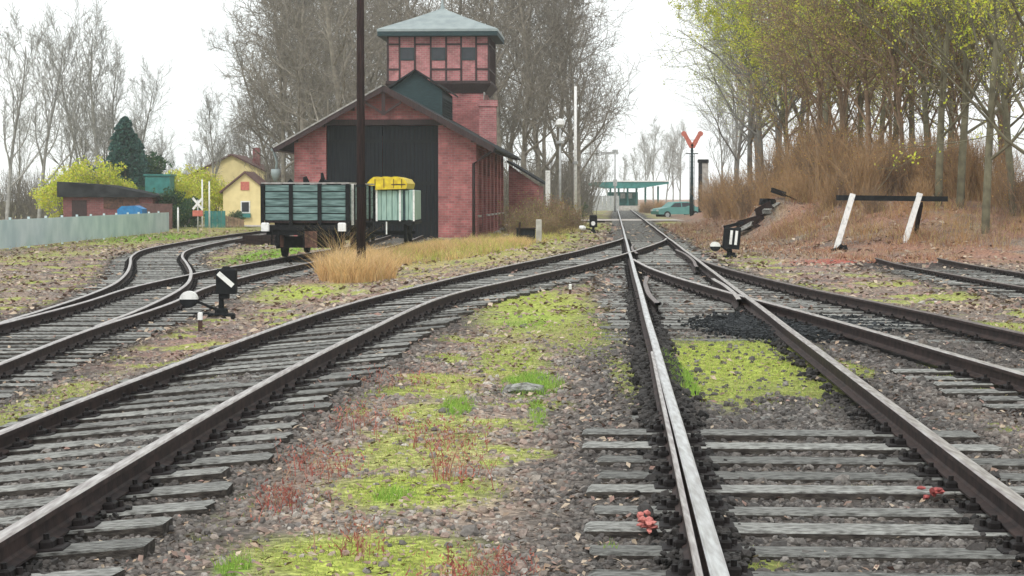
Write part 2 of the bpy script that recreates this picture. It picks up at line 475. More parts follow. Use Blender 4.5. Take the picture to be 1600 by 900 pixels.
# ================================================================ GROUND
# patches of growth: (photo px, py, half width px, half height px, kind, strength) laid on the ground where they grow
PATCH = [
    (475, 455, 70, 14, 'moss', 1.0), (840, 485, 95, 36, 'moss', .95), (800, 560, 60, 30, 'moss', .75), (830, 600, 50, 18, 'bright', 1.0),
    (715, 636, 26, 12, 'bright', 1.0), (660, 640, 60, 16, 'moss', .7), (1150, 568, 120, 36, 'moss', 1.2), (1110, 600, 90, 34, 'moss', .8), (1220, 590, 80, 38, 'moss', .7), (1180, 545, 90, 16, 'moss', .8), (1050, 580, 22, 38, 'bright', 1.0),
    (640, 765, 130, 34, 'moss', 1.0), (615, 775, 40, 16, 'bright', .5), (560, 870, 190, 44, 'moss', 1.0), (365, 885, 26, 14, 'bright', 1.0), (840, 645, 14, 20, 'bright', .6),
    (740, 765, 40, 12, 'moss', .6), (980, 590, 30, 40, 'moss', .45), (1330, 575, 30, 14, 'moss', .6), (1360, 768, 40, 10, 'moss', .7), (950, 862, 16, 10, 'bright', .6),
    (240, 372, 60, 7, 'bright', 1.2), (180, 378, 60, 5, 'moss', .5), (420, 398, 36, 14, 'bright', 1.2), (740, 395, 150, 16, 'moss', .9), (860, 372, 50, 10, 'moss', .9),
    (1180, 880, 50, 22, 'moss', .5), (820, 500, 60, 20, 'bright', .35), (560, 395, 60, 20, 'moss', .6), (300, 395, 30, 6, 'moss', .3), (900, 520, 60, 40, 'moss', .5),
    (620, 700, 100, 34, 'moss', .7), (1230, 770, 60, 8, 'moss', .3), (930, 355, 30, 6, 'moss', .6), (720, 690, 60, 25, 'moss', .55), (700, 600, 60, 20, 'moss', .6),
    (1000, 350, 40, 5, 'moss', .3), (60, 400, 60, 10, 'moss', .5), (40, 640, 60, 50, 'moss', .5), (1550, 600, 60, 30, 'moss', .5), (300, 600, 60, 20, 'moss', .2),
]
def _pw(p):
    px, py, rx, ry, k, s = p
    x, y, z = gp(px, py)
    yt, yb = gp(px, max(py - ry, 316))[1], gp(px, py + ry)[1]
    return (x, (yt + yb) / 2, rx * y / FPX, (yt - yb) / 2, k, s)
PW = [_pw(p) for p in PATCH]
def growth(x, y):
    """moss, bright grass, 0..1 each"""
    mo = np.zeros(np.shape(x)); br = np.zeros(np.shape(x))
    n = fbm(x, y, .9, 31, 5); n2 = fbm(x, y, .22, 77, 3)
    for cx, cy, rx, ry, k, s in PW:
        q = np.hypot((x - cx) / rx, (y - cy) / ry)
        v = s * ss(1.45 - q) * ss((n * .65 + n2 * .35 - .32 + .30 * (1 - np.clip(q, 0, 1))) / .14)
        if k == 'moss': mo = np.maximum(mo, v)
        else: br = np.maximum(br, v)
    far = ss((y - 55) / 60)
    ob = ss((x - xa(y) - 2.6) / .8) * ss((y - 40) / 6)
    d, r = track_zone(x, y)
    gen = .35 * far * ss((fbm(x, y, 6, 90) - .42) / .12) * ss((d - 1.6) / .8)
    gen2 = .75 * ss((fbm(x, y, .8, 55, 5) - .535) / .10) * ss((d - 1.3) / .5)
    mo = np.maximum(mo, np.maximum(gen, gen2) * (1 - .9 * ob))
    return np.clip(mo, 0, 1), np.clip(br, 0, 1)
def mixc(a, b, t): return a * (1 - t[:, None]) + b * t[:, None]
def ground_col(x, y):
    d, r = track_zone(x, y)
    n = fbm(x, y, .5, 41, 5); n1 = fbm(x, y, 2.6, 43, 4); n3 = fbm(x, y, .12, 44, 3)
    c = mixc(np.array([[.235, .18, .15]]) * np.ones((len(x), 1)), np.array([[.33, .255, .20]]), ss((n - .35) / .3))
    c = mixc(c, np.array([[.30, .17, .145]]), .55 * ss((n1 - .48) / .15))
    c = mixc(c, np.array([[.15, .13, .12]]), .7 * ss((fbm(x, y, 1.1, 61, 4) - .52) / .12))
    o = x - xa(y)
    redbank = ss((o - 3.0) / 2.0) * ss((y - 42) / 14)
    c = mixc(c, np.array([[.33, .175, .12]]), .85 * redbank * ss((fbm(x, y, 1.5, 71, 4) - .30) / .3))
    red = ss(1 - np.hypot((x - 8.6) / 3.2, (y - 50) / 5)) * ss((fbm(x, y, .8, 72, 4) - .42) / .1)
    c = mixc(c, np.array([[.42, .10, .075]]), red * .85)
    inb = 1 - ss((d - 1.25) / .75 + (n - .5) * .8)
    bal = mixc(np.array([[.05, .047, .045]]) * np.ones((len(x), 1)), np.array([[.10, .09, .082]]), ss((n - .42) / .2))
    c = mixc(c, bal, inb * .9)
    oil = (1 - ss((r - .13) / .20 + (n3 - .5) * .5)) * .85
    c = mixc(c, np.array([[.022, .02, .02]]), oil)
    dark_patch = ss(1.25 - np.hypot((x - 3.0) / .75, (y - 25.2) / 1.5))  # dark patch of ground around the right rail
    c = mixc(c, np.array([[.028, .03, .033]]), np.clip(dark_patch * 1.3, 0, 1))
    c = c * .92
    mo, br = growth(x, y)
    c = mixc(c, np.array([[.33, .38, .07]]), mo * .9)
    c = mixc(c, np.array([[.20, .34, .045]]), br * .9)
    straw = ss(1.3 - np.hypot((x + 2.4) / 4.6, (y - 62) / 17)) * (d > 1.7)
    c = mixc(c, np.array([[.42, .31, .15]]), straw * .6 * ss((n - .35) / .2))
    return c

ys = [-12.0]
while ys[-1] < 900:
    y = ys[-1]
    ys.append(y + (.5 if y < 5 else (.045 if y < 16 else .0032 * y * (1 + max(0, y - 60) / 60))))
ys = np.array(ys)
us = np.sinh(np.linspace(-3.1, 3.1, 660)) / np.sinh(3.1) * 1.35 + .0
# columns densest about the view axis; width grows with distance
wid = np.maximum(ys, 5) + 4
X = us[None, :] * wid[:, None] * 1.0 + 0 * ys[:, None]
Y = np.repeat(ys[:, None], len(us), 1)
xf, yf = X.ravel(), Y.ravel()
zf = ground_z(xf, yf)
nr, nc = X.shape
a = (np.arange(nr - 1)[:, None] * nc + np.arange(nc - 1)[None, :]).ravel()
FQ = np.stack([a, a + 1, a + nc + 1, a + nc], 1)
g = np_mesh('ground', np.stack([xf, yf, zf], 1), FQ, M['ground'], col=ground_col(xf, yf), smooth=True)
tag(g, 'stony railway yard ground of ballast, brown earth and moss', 'ground', kind='structure')
print('ground', nr, nc)

# far road strip crossing behind the yard
rv, rf = [], []
n = 60
for i in range(n):
    t = i / (n - 1)
    x = -48 + 59.5 * t
    for k, dy in enumerate((-3.0, 3.0)):
        yc = 139 + .12 * x + dy * 1.5
        rv.append((x, yc, float(base_z(min(x, xa(yc) + 2), yc)) + .05))
for i in range(n - 1): rf.append((2 * i, 2 * i + 2, 2 * i + 3, 2 * i + 1))
rd = np_mesh('road', np.array(rv), np.array(rf), M['road'])
tag(rd, 'pale road crossing the far end of the railway yard', 'road', kind='structure')

# ================================================================ SCATTER (stuff)
def template(seed, cube=False):
    mb = MB()
    if cube:
        mb.box(-1, 1, -1, 1, -1, 1)
        V = np.array(mb.v) * .62
        F4 = np.array(mb.f)
        F = np.concatenate([F4[:, [0, 1, 2]], F4[:, [0, 2, 3]]])
    else:
        mb.blob((0, 0, 0), (1, 1, 1), 0, .28, seed)
        V, F = np.array(mb.v), np.array(mb.f)
    r = np.random.default_rng(seed)
    V = V * (1 + r.uniform(-.22, .22, V.shape))
    return V, F
def scatter(name, P, size, col, templates, mat, flat=(.6, .9), label=None, cat=None):
    """one stone mesh: template copies with random turn and size at the points P"""
    VV, FF, CC, b = [], [], [], 0
    which = RNG.integers(0, len(templates), len(P))
    for t, (TV, TF) in enumerate(templates):
        s = which == t
        k = int(s.sum())
        if not k: continue
        A, Bq = RNG.uniform(0, 2 * PI, k), RNG.uniform(-.5, .5, k)
        sx = size[s] * RNG.uniform(.75, 1.25, k); sy = size[s] * RNG.uniform(.7, 1.1, k); sz = size[s] * RNG.uniform(*flat, k)
        v = TV[None] * np.stack([sx, sy, sz], 1)[:, None, :]
        cb, sb = np.cos(Bq)[:, None], np.sin(Bq)[:, None]
        v = np.stack([v[..., 0] * cb + v[..., 2] * sb, v[..., 1], -v[..., 0] * sb + v[..., 2] * cb], 2)
        ca, sa = np.cos(A)[:, None], np.sin(A)[:, None]
        v = np.stack([v[..., 0] * ca - v[..., 1] * sa, v[..., 0] * sa + v[..., 1] * ca, v[..., 2]], 2) + P[s][:, None, :]
        VV.append(v.reshape(-1, 3))
        FF.append((TF[None] + (np.arange(k) * len(TV))[:, None, None]).reshape(-1, 3) + b)
        CC.append(np.repeat(col[s], len(TV), 0))
        b += k * len(TV)
    return np_mesh(name, np.concatenate(VV), np.concatenate(FF), mat, col=np.concatenate(CC))
def rnd_points(n, y0, y1, half=.30, p=1.0):
    """points in front of the camera, density falling with distance"""
    u = RNG.random(n)
    y = (y0 ** p + u * (y1 ** p - y0 ** p)) ** (1 / p)
    x = RNG.uniform(-half, half, n) * (y + 1.5)
    return x, y
def stones(name, n, y0, y1, p, s0, tpl, label):
    x, y = rnd_points(n, y0, y1, p=p)
    d, r = track_zone(x, y)
    mo, br = growth(x, y)
    clump = fbm(x, y, .6, 131, 4)
    keep = RNG.random(n) < np.where(d < 1.5, .95, .30 + .75 * ss((clump - .42) / .14)) * (1 - .93 * ss(mo / .6)) * (1 - .9 * br)
    keep &= ~(r < .075)
    o_ = x - xa(y)
    keep &= RNG.random(n) > .85 * ss((o_ - 3.2) / 1.5) * ss((y - 44) / 8)
    pass
    x, y, d, r = x[keep], y[keep], d[keep], r[keep]
    k = len(x)
    sz = s0 * (np.maximum(y, 9) / 9) ** .45 * RNG.lognormal(0, .33, k)
    z = ground_z(x, y) + sz * RNG.uniform(-.25, .35, k)
    pal = np.array([[.38, .33, .28], [.28, .24, .21], [.17, .155, .145], [.44, .34, .27], [.34, .24, .195], [.50, .46, .41], [.24, .20, .17], [.38, .26, .21]])
    palb = np.array([[.055, .053, .052], [.09, .085, .08], [.04, .038, .038], [.14, .12, .105], [.08, .068, .064], [.22, .205, .19]])
    c = pal[RNG.integers(0, len(pal), k)]
    cb = palb[RNG.integers(0, len(palb), k)]
    inb = 1 - ss((d - 1.2) / .7)
    c = mixc(c, cb, np.clip(inb * 1.0, 0, 1))
    oil = (1 - ss((r - .15) / .22)) * .9
    c = mixc(c, np.array([[.022, .02, .02]]), oil)
    c = (c * .62 + .38 * c.mean(0)) * RNG.uniform(.72, 1.25, (k, 1))
    o = scatter(name, np.stack([x, y, z], 1), sz, c, tpl, M['stone'])
    tag(o, label, 'gravel', kind='stuff')
T20 = [template(i) for i in range(5)]
T8 = [template(20 + i, True) for i in range(4)]
stones('gravel', 95000, 5.5, 22, .75, .0145, T20, 'loose gravel and ballast stones lying close to the camera')
stones('gravel', 80000, 20, 110, .45, .0145, T8, 'loose gravel and ballast stones lying farther down the yard')

def rail_grime(n, y0, y1, which, s0, tpl, label):
    yy = y0 + (y1 - y0) * RNG.random(n) ** 1.6
    K = TRK[which[0]][0]
    side = RNG.choice([-1, 1], n)
    xx = spl(K, yy) + which[1] * .75 + side * (.075 + np.abs(RNG.normal(0, .062, n)))
    z = np.maximum(ground_z(xx, yy), base_z(xx, yy) + .0) + RNG.uniform(-.01, .03, n)
    sz = s0 * (np.maximum(yy, 9) / 9) ** .45 * RNG.lognormal(0, .35, n)
    c = np.array([[.022, .02, .019]]) * RNG.uniform(.5, 2.4, (n, 1))
    o = scatter('black_gravel', np.stack([xx, yy, z], 1), sz, c, tpl, M['stone'])
    tag(o, label, 'gravel', kind='stuff')
rail_grime(7000, 6, 34, ('A', -1), .017, T20, 'black greasy gravel heaped along the bright left rail')
rail_grime(1500, 6, 34, ('A', 1), .016, T20, 'black greasy gravel along the right rail of the straight track')
rail_grime(1300, 8, 40, ('B', 1), .015, T8, 'black greasy gravel along the right rail of the curving track')
k_ = 9000  # loose black lumps over the dark patch
xx, yy = RNG.normal(3.12, .30, k_), RNG.normal(25.0, .85, k_)
cc = np.array([[.016, .018, .02]]) * RNG.uniform(.5, 1.9, (k_, 1))
tag(scatter('lumps', np.stack([xx, yy, np.maximum(ground_z(xx, yy), base_z(xx, yy) + .02) + RNG.uniform(0, .02, k_)], 1), .022 * RNG.lognormal(0, .35, k_), cc, T8, M['stone']), 'loose black coal between the rails behind the moss', 'lumps', kind='stuff')
k_ = 4000
xx, yy = RNG.normal(4.2, .35, k_), RNG.normal(26.0, .7, k_)
cc = np.array([[.018, .02, .022]]) * RNG.uniform(.5, 2.0, (k_, 1))
tag(scatter('lumps', np.stack([xx, yy, ground_z(xx, yy) + RNG.uniform(0, .02, k_)], 1), .020 * RNG.lognormal(0, .35, k_), cc, T8, M['stone']), 'loose black coal right of the straight track', 'lumps', kind='stuff')

def leaf_litter(name, n, y0, y1, p, s0, label):
    x, y = rnd_points(n, y0, y1, p=p)
    d, r = track_zone(x, y)
    cl = fbm(x, y, .8, 171, 4)
    keep = RNG.random(n) < (.25 + .9 * ss((cl - .45) / .15)) * np.where(d < 1.0, .22, 1)
    x, y = x[keep], y[keep]
    k = len(x)
    s = s0 * (np.maximum(y, 9) / 9) ** .5 * RNG.uniform(.6, 1.4, k)
    z = ground_z(x, y) + .012 + s * .5 * RNG.random(k)
    A = RNG.uniform(0, 2 * PI, k); T = RNG.uniform(-.9, .9, k); B = RNG.uniform(-.9, .9, k)
    ax = np.stack([np.cos(A), np.sin(A), np.sin(T) * .7], 1) * s[:, None]
    ay = np.stack([-np.sin(A), np.cos(A), np.sin(B) * .7], 1) * (s * .55)[:, None]
    P = np.stack([x, y, z], 1)
    up = np.array([[0, 0, 1]]) * (s * .25)[:, None]
    V = np.stack([P - ax, P - ay * .9 + up * .3, P + ax, P + ay + up], 1).reshape(-1, 3)
    F = np.arange(k * 4).reshape(-1, 4)
    pal = np.array([[.30, .22, .16], [.24, .165, .125], [.38, .30, .22], [.20, .14, .115], [.42, .34, .26], [.28, .18, .15]])
    c = pal[RNG.integers(0, len(pal), k)] * RNG.uniform(.7, 1.2, (k, 1))
    o = np_mesh(name, V, F, M['leaf'], col=np.repeat(c, 4, 0))
    tag(o, label, 'leaf litter', kind='stuff')
leaf_litter('leaf_litter', 20000, 5.5, 30, .8, .019, 'dead brown leaves strewn over the near ground')
leaf_litter('leaf_litter', 30000, 28, 120, .6, .03, 'dead brown leaves strewn over the farther ground')

def blades(name, x, y, h, w, col, mat, lean=.5, label=None, cat='grass', z=None, segs=2):
    k = len(x)
    z = ground_z(x, y) - .005 if z is None else z
    A = RNG.uniform(0, 2 * PI, k); L = RNG.uniform(.1, lean, k) * h; B = RNG.uniform(0, 2 * PI, k)
    P = np.stack([x, y, z], 1)
    side = np.stack([np.cos(A), np.sin(A), 0 * A], 1) * (w / 2)[:, None]
    dirn = np.stack([np.cos(B), np.sin(B), 0 * B], 1)
    vs = []
    for i in range(segs):
        t = i / segs
        c = P + dirn * (L * t ** 2)[:, None] + np.array([[0, 0, 1]]) * (h * t)[:, None]
        vs += [c - side * (1 - t * .5), c + side * (1 - t * .5)]
    tip = P + dirn * L[:, None] + np.array([[0, 0, 1]]) * (h * .97)[:, None]
    vs += [tip - side * .12, tip + side * .12]
    n = len(vs)
    V = np.stack(vs, 1).reshape(-1, 3)
    F = np.concatenate([np.arange(k)[:, None] * n + np.array([[2 * i, 2 * i + 1, 2 * i + 3, 2 * i + 2]]) for i in range(segs)])
    o = np_mesh(name, V, F, mat, col=np.repeat(col, n, 0))
    if label: tag(o, label, cat, kind='stuff')
    return o
def moss_and_grass(n, y0, y1, p, label):
    x, y = rnd_points(n, y0, y1, p=p)
    mo, br = growth(x, y)
    cl = fbm(x, y, .16, 191, 3)
    u = RNG.random(n)
    _, r = track_zone(x, y)
    keep = (u < np.maximum(mo * .95 * ss((cl - .30) / .15), br)) & (r > .09)
    x, y, mo, br = x[keep], y[keep], mo[keep], br[keep]
    k = len(x)
    f = (np.maximum(y, 9) / 9) ** .5
    h = np.where(br > .35, RNG.uniform(.025, .07, k), RNG.uniform(.007, .022, k)) * f ** .6
    w = np.where(br > .35, .0045, .0058) * f * RNG.uniform(.8, 1.5, k)
    pm = np.array([[.40, .49, .10], [.46, .52, .14], [.30, .39, .09], [.50, .46, .20], [.40, .33, .17], [.25, .32, .08]])
    pb = np.array([[.26, .44, .07], [.34, .48, .10], [.20, .34, .06], [.30, .36, .10]])
    c = np.where((br > .3)[:, None], pb[RNG.integers(0, 4, k)], pm[RNG.integers(0, 6, k)]) * RNG.uniform(.75, 1.2, (k, 1))
    return blades('grass', x, y, h, w, c, M['grass'], .8, label)
moss_and_grass(430000, 5.5, 26, 1.0, 'short yellow-green moss and grass tufts on the near ballast')
moss_and_grass(210000, 25, 130, .8, 'low green grass growing on the farther ground')

# tall dead grass before the shed
def straw(n, cx, cy, rx, ry, h0, h1, label, pal, wd=.012, name='dry_grass'):
    a, q = RNG.uniform(0, 2 * PI, n), np.sqrt(RNG.random(n))
    x, y = cx + rx * q * np.cos(a), cy + ry * q * np.sin(a)
    d, r = track_zone(x, y)
    cl = fbm(x, y, .9, 211, 4)
    keep = (d > 1.45) & (RNG.random(n) < .15 + ss((cl - .38) / .2))
    x, y, cl = x[keep], y[keep], cl[keep]
    k = len(x)
    h = RNG.uniform(h0, h1, k) * (.5 + cl)
    tone = fbm(x, y * .5, .8, 213, 4); tone = np.clip((tone - .3) / .4 + RNG.normal(0, .13, k), 0, .999)
    c = np.array(pal)[(tone * len(pal)).astype(int)] * RNG.uniform(.75, 1.2, (k, 1))
    return blades(name, x, y, h, np.full(k, wd) * RNG.uniform(.7, 1.4, k), c, M['grass'], 1.25, label, 'dry grass', segs=3)
PS = [[.68, .46, .22], [.76, .56, .29], [.54, .34, .17], [.60, .44, .18], [.72, .52, .31]]
PG = [[.60, .52, .18], [.46, .48, .11], [.64, .48, .22], [.42, .25, .15], [.38, .42, .09]]
x0, y0, _ = gp(520, 425)
straw(5600, x0 + .15, y0 + 2, 1.05, 3.8, .18, .68, 'tall blond dry grass clump in front of the wagon', PS)
straw(3500, at(566, 400, 50.0)[0], 48.6, .9, 1.6, .25, .75, 'blond dry grass around the foot of the dark pole', PS)
straw(420, x0 - .05, y0 + 2, .36, .8, .85, 1.45, 'tallest blond dry stalks rising before the wagon buffer', PS, .010)
x0, y0, _ = gp(640, 402)
straw(17000, x0 + .4, y0 + 2, 3.6, 11, .07, .36, 'straw coloured grass strip between the wagon track and the curving track', PS + PG)
for gx, gy, gn, gh, lb_ in ((600, 412, 5200, .42, 'golden dry grass right of the dark pole'), (655, 404, 6000, .34, 'golden and brown dry grass in the middle of the strip before the shed'), (715, 396, 6000, .30, 'straw coloured grass before the right part of the shed gate'), (780, 388, 5000, .30, 'golden grass before the brick pier of the shed')):
    x0, y0, _ = gp(gx, gy)
    straw(gn, x0, y0 + 1, 1.15, 4.2, .10, gh, lb_, PS + [[.46, .27, .17], [.60, .60, .16]])
straw(15000, -2.0, 80, 4.2, 11, .04, .22, 'yellowish mixed grass in front of the brick engine shed', PG)
straw(5000, .6, 94, 2.8, 10, .08, .35, 'rank brown and green weeds beside the shed wall', PG + [[.30, .20, .12], [.25, .17, .10]])
straw(15000, 13.8, 68, 5.0, 12, .12, .5, 'orange brown dead grass around the buffer stop', [[.42, .25, .12], [.50, .36, .16], [.33, .17, .10], [.40, .31, .13], [.28, .18, .13]])
straw(9000, 9.4, 64, 3.6, 14, .04, .16, 'short reddish brown dead growth on the foot of the bank', [[.38, .20, .12], [.46, .29, .17], [.30, .15, .10], [.48, .36, .23], [.26, .18, .12]], .02)
straw(13000, 10.2, 92, 4.4, 26, .08, .34, 'reddish brown dead bracken on the bank', [[.32, .16, .11], [.40, .23, .14], [.26, .12, .09], [.46, .32, .21], [.30, .22, .14]])
straw(4000, -18.0, 100, 4.6, 30, .10, .3, 'grass verge along the pale fence', [[.36, .34, .12], [.5, .40, .2], [.3, .36, .08]])

# reddish weeds standing between the tracks, close
def weeds(px, py, n, r, h, label):
    cx, cy, _ = gp(px, py)
    x, y = cx + RNG.normal(0, r, n), cy + RNG.normal(0, r * 2.2, n)
    k = n
    pal = np.array([[.34, .10, .08], [.42, .17, .13], [.26, .09, .07], [.40, .25, .17]])
    c = pal[RNG.integers(0, 4, k)] * RNG.uniform(.7, 1.3, (k, 1))
    o = blades('weed', x, y, RNG.uniform(.3, 1, k) * h, RNG.uniform(.003, .007, k), c, M['grass'], .7, label, 'weeds', segs=3)
    # little leaves up the stems
    m = n * 5
    q = RNG.integers(0, n, m)
    lx, ly = x[q] + RNG.normal(0, .022, m), y[q] + RNG.normal(0, .022, m)
    lz = ground_z(lx, ly) + RNG.random(m) * h * .9
    blades('weed', lx, ly, RNG.uniform(.010, .024, m), RNG.uniform(.008, .016, m), c[q] * 1.1, M['grass'], 1.2, label + ', its leaves', 'weeds', z=lz, segs=1)
for args in [(500, 735, 60, .10, .17, 'reddish weeds left of the middle of the stony strip'), (445, 790, 60, .09, .13, 'reddish weeds beside the sleeper ends of the curving track'),
             (570, 662, 60, .16, .18, 'brownish red weeds at the edge of the curving track'), (712, 745, 50, .09, .26, 'upright red brown weeds in the middle of the stony strip'),
             (700, 690, 50, .12, .2, 'thin red brown weeds behind the upright ones'), (730, 895, 70, .12, .10, 'low red weeds at the bottom of the picture'),
             (550, 860, 34, .08, .17, 'sparse dark red stems in the lower mossy patch'), (620, 600, 40, .2, .15, 'thin brown weeds on the far part of the stony strip')]:
    weeds(*args)

# ================================================================ RAILS, SLEEPERS
PROF = [(-.062, 0), (-.062, .011), (-.020, .022), (-.009, .035), (-.009, .100), (-.036, .108), (-.037, .136), (-.028, .145),
        (.028, .145), (.037, .136), (.036, .108), (.009, .100), (.009, .035), (.020, .022), (.062, .011), (.062, 0)]
def sweep(name, pts, prof, mats, parent, top_i=7):
    pts = np.array(pts, float)
    t = np.gradient(pts, axis=0); t[:, 2] = 0
    t /= np.linalg.norm(t, axis=1)[:, None]
    nrm = np.stack([t[:, 1], -t[:, 0], 0 * t[:, 0]], 1)
    pr = np.array(prof); n = len(pr)
    V = pts[:, None, :] + nrm[:, None, :] * pr[None, :, 0, None] + np.array([0, 0, 1.])[None, None, :] * pr[None, :, 1, None]
    k = len(pts)
    F, mi = [], []
    for j in range(n):
        j2 = (j + 1) % n
        a = np.arange(k - 1) * n
        F.append(np.stack([a + j, a + n + j, a + n + j2, a + j2], 1))
        mi.append(np.full(k - 1, 1 if j in (top_i, top_i - 1, top_i + 1) else 0))
    o = np_mesh(name, V.reshape(-1, 3), np.concatenate(F), mats, parent, midx=np.concatenate(mi))
    # end caps
    return o
def rail_pts(K, s, y0, y1, dz=0.0, step=None, extra=None):
    ys_ = [y0]
    while ys_[-1] < y1: ys_.append(ys_[-1] + (.5 if ys_[-1] < 40 else 1.2))
    ys_[-1] = y1
    y = np.array(ys_); x = spl(K, y)
    sl_ = (spl(K, y + .2) - spl(K, y - .2)) / .4
    n = np.sqrt(1 + sl_ ** 2)
    off = s * np.ones_like(y) if extra is None else s + extra(y)
    xx, yy = x + off / n, y - off * sl_ / n
    zz = base_z(xx, yy) + .035 + dz
    # gentle wear: old yard track is never dead straight
    zz = zz + (fbm(xx * 0 + s * 9, yy, 5.5, 301, 2) - .5) * .018
    xx = xx + (fbm(xx * 0 + s * 5, yy, 8, 305, 2) - .5) * .02
    return np.stack([xx, yy, zz], 1)
_sl_cache = {}
def sleeper_mesh(L, var):
    key = (round(L, 1), var)
    if key not in _sl_cache:
        r = random.Random(var * 31 + int(L * 10))
        mb = MB()
        L2 = key[0] / 2
        mb.box(-L2, L2, -.125, .125, -.13, .036, bev=.012)
        # split and worn ends, long drying cracks
        for i in range(len(mb.v)):
            x, y, z = mb.v[i]
            mb.v[i] = (x + r.uniform(-.02, .02), y + r.uniform(-.007, .007), z + (r.uniform(-.006, .004) if z > 0 else 0))
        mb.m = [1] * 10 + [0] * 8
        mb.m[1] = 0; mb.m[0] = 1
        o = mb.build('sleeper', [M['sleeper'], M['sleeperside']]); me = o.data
        bpy.data.objects.remove(o)
        _sl_cache[key] = me
    return _sl_cache[key]
cmb = MB()
cmb.box(-.18, .18, -.085, .085, .028, .046, bev=.006)
for s in (-1, 1):
    cmb.box(s * .098 - .032, s * .098 + .032, -.055, .055, .046, .082, bev=.01)
    cmb.cyl((s * .098, -.02, .08), (s * .098, -.02, .108), .015, 6)
    cmb.cyl((s * .145, .04, .045), (s * .145, .04, .075), .015, 6)
_c = cmb.build('rail_chair', M['chair']); CHAIR = _c.data; bpy.data.objects.remove(_c)

def track(key, label, top='railtop', own=None, spans=None, sleepers_to=None, y_from=None, dz=0.0, step=.63):
    K, y0, y1 = TRK[key]
    root = empty('railway_track', (float(spl(K, y0)), y0, float(base_z(spl(K, y0), y0))), 0, label, 'railway track', 'tracks of the railway yard')
    rx, ry, rz = root.location
    def local(p): p = np.array(p); p[:, 0] -= rx; p[:, 1] -= ry; p[:, 2] -= rz; return p
    tops = top if isinstance(top, tuple) else (top, top)
    for s, tp in zip((-1, 1), tops):
        sweep('rail', local(rail_pts(K, s * .75, y0, y1, dz)), PROF, [M['rail'], M[tp]], root)
    n = 0
    rest = MB()
    y = y0
    r = random.Random(hash(key) % 7 + 3)
    r = random.Random(ord(key))
    k = 0
    while y < (sleepers_to or y1):
        k += 1
        cx = float(spl(K, y))
        if (own is None or own(y)) and not (key == 'A' and 15.1 < y < 22.6):
            lo, hi = -1.3, 1.3
            rails = [-.75, .75]
            if spans:
                for kk in spans:
                    K2, a2, b2 = TRK[kk]
                    if a2 <= y <= b2:
                        d2 = float(spl(K2, y)) - cx
                        if abs(d2) < 2.7:
                            lo, hi = min(lo, d2 - 1.3), max(hi, d2 + 1.3)
                            for q in (d2 - .75, d2 + .75):
                                if all(abs(q - w) > .2 for w in rails): rails.append(q)
            L = hi - lo
            L = round(L / .4) * .4 if spans else 2.6
            L = max(L, 2.6)
            sl_ = float(spl(K, y + .3) - spl(K, y - .3)) / .6
            ang = -math.atan(sl_)
            jx = r.uniform(-.09, .09)
            ox = (lo + hi) / 2
            px, py_ = cx + ox, y + r.uniform(-.03, .03)
            pz = float(base_z(px, py_)) - (.018 if key == 'A' and 24.5 < y < 48 else (.034 if key == 'A' and (22 < y <= 24.5 or 13.9 < y < 15.5) else 0))
            if n < 100:
                o = bpy.data.objects.new('sleeper', sleeper_mesh(L, r.randrange(4)))
                C.objects.link(o)
                o.parent = root
                o.location = (px + jx - rx, py_ - ry, pz - rz + r.uniform(-.016, .004))
                o.rotation_euler = (0, float(math.atan2(float(base_z(px, y) - base_z(px + .8, y)), .8)), ang + r.uniform(-.02, .02))
                if y < 75:
                    for q in rails:
                        c = bpy.data.objects.new('rail_chair', CHAIR)
                        C.objects.link(c)
                        c.parent = o
                        c.location = (q - ox - jx, 0, 0)
                n += 1
            else:
                Mx = Matrix.Translation((px - rx, py_ - ry, pz - rz)) @ Matrix.Rotation(ang, 4, 'Z')
                rest.box(-L / 2, L / 2, -.125, .125, -.1, .03, 0, Mx)
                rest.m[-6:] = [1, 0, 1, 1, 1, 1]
        y += step * r.uniform(.95, 1.05)
    if rest.v:
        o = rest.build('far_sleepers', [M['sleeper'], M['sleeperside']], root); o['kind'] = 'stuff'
    return root, local
TA, la = track('A', 'straight main track running from the bottom right to the far station, its left rail bright', ('railtop', 'railtop_dull'), None, ('B', 'C'))
TB, lb = track('B', 'curving track sweeping from the lower left corner to join the straight track', ('railtop_dull', 'railtop_dull'), lambda y: abs(float(spl(TRK['B'][0], y) - xa(y))) >= 2.7, dz=-.003)
TC, lc = track('C', 'dark diverging track leaving through the right edge of the picture', ('railtop_dull', 'railtop_dark'), lambda y: float(spl(TRK['C'][0], y) - xa(y)) >= 2.7, dz=-.006)
TD, ld = track('D', 'leftmost straight track on which the wagons stand, leading to the shed gate', ('railtop_dull', 'railtop_dull'), None, ('E',), dz=-.003)
TE, le = track('E', 'kinked siding branching left towards the pale fence', ('railtop_dull', 'railtop_dull'), lambda y: abs(float(spl(TRK['E'][0], y) - spl(TRK['D'][0], y))) >= 2.7, dz=-.006)
TF, lf = track('F', 'overgrown stub of track ending at the buffer stop', 'railtop_dark', dz=-.06, own=lambda y: y < 44)
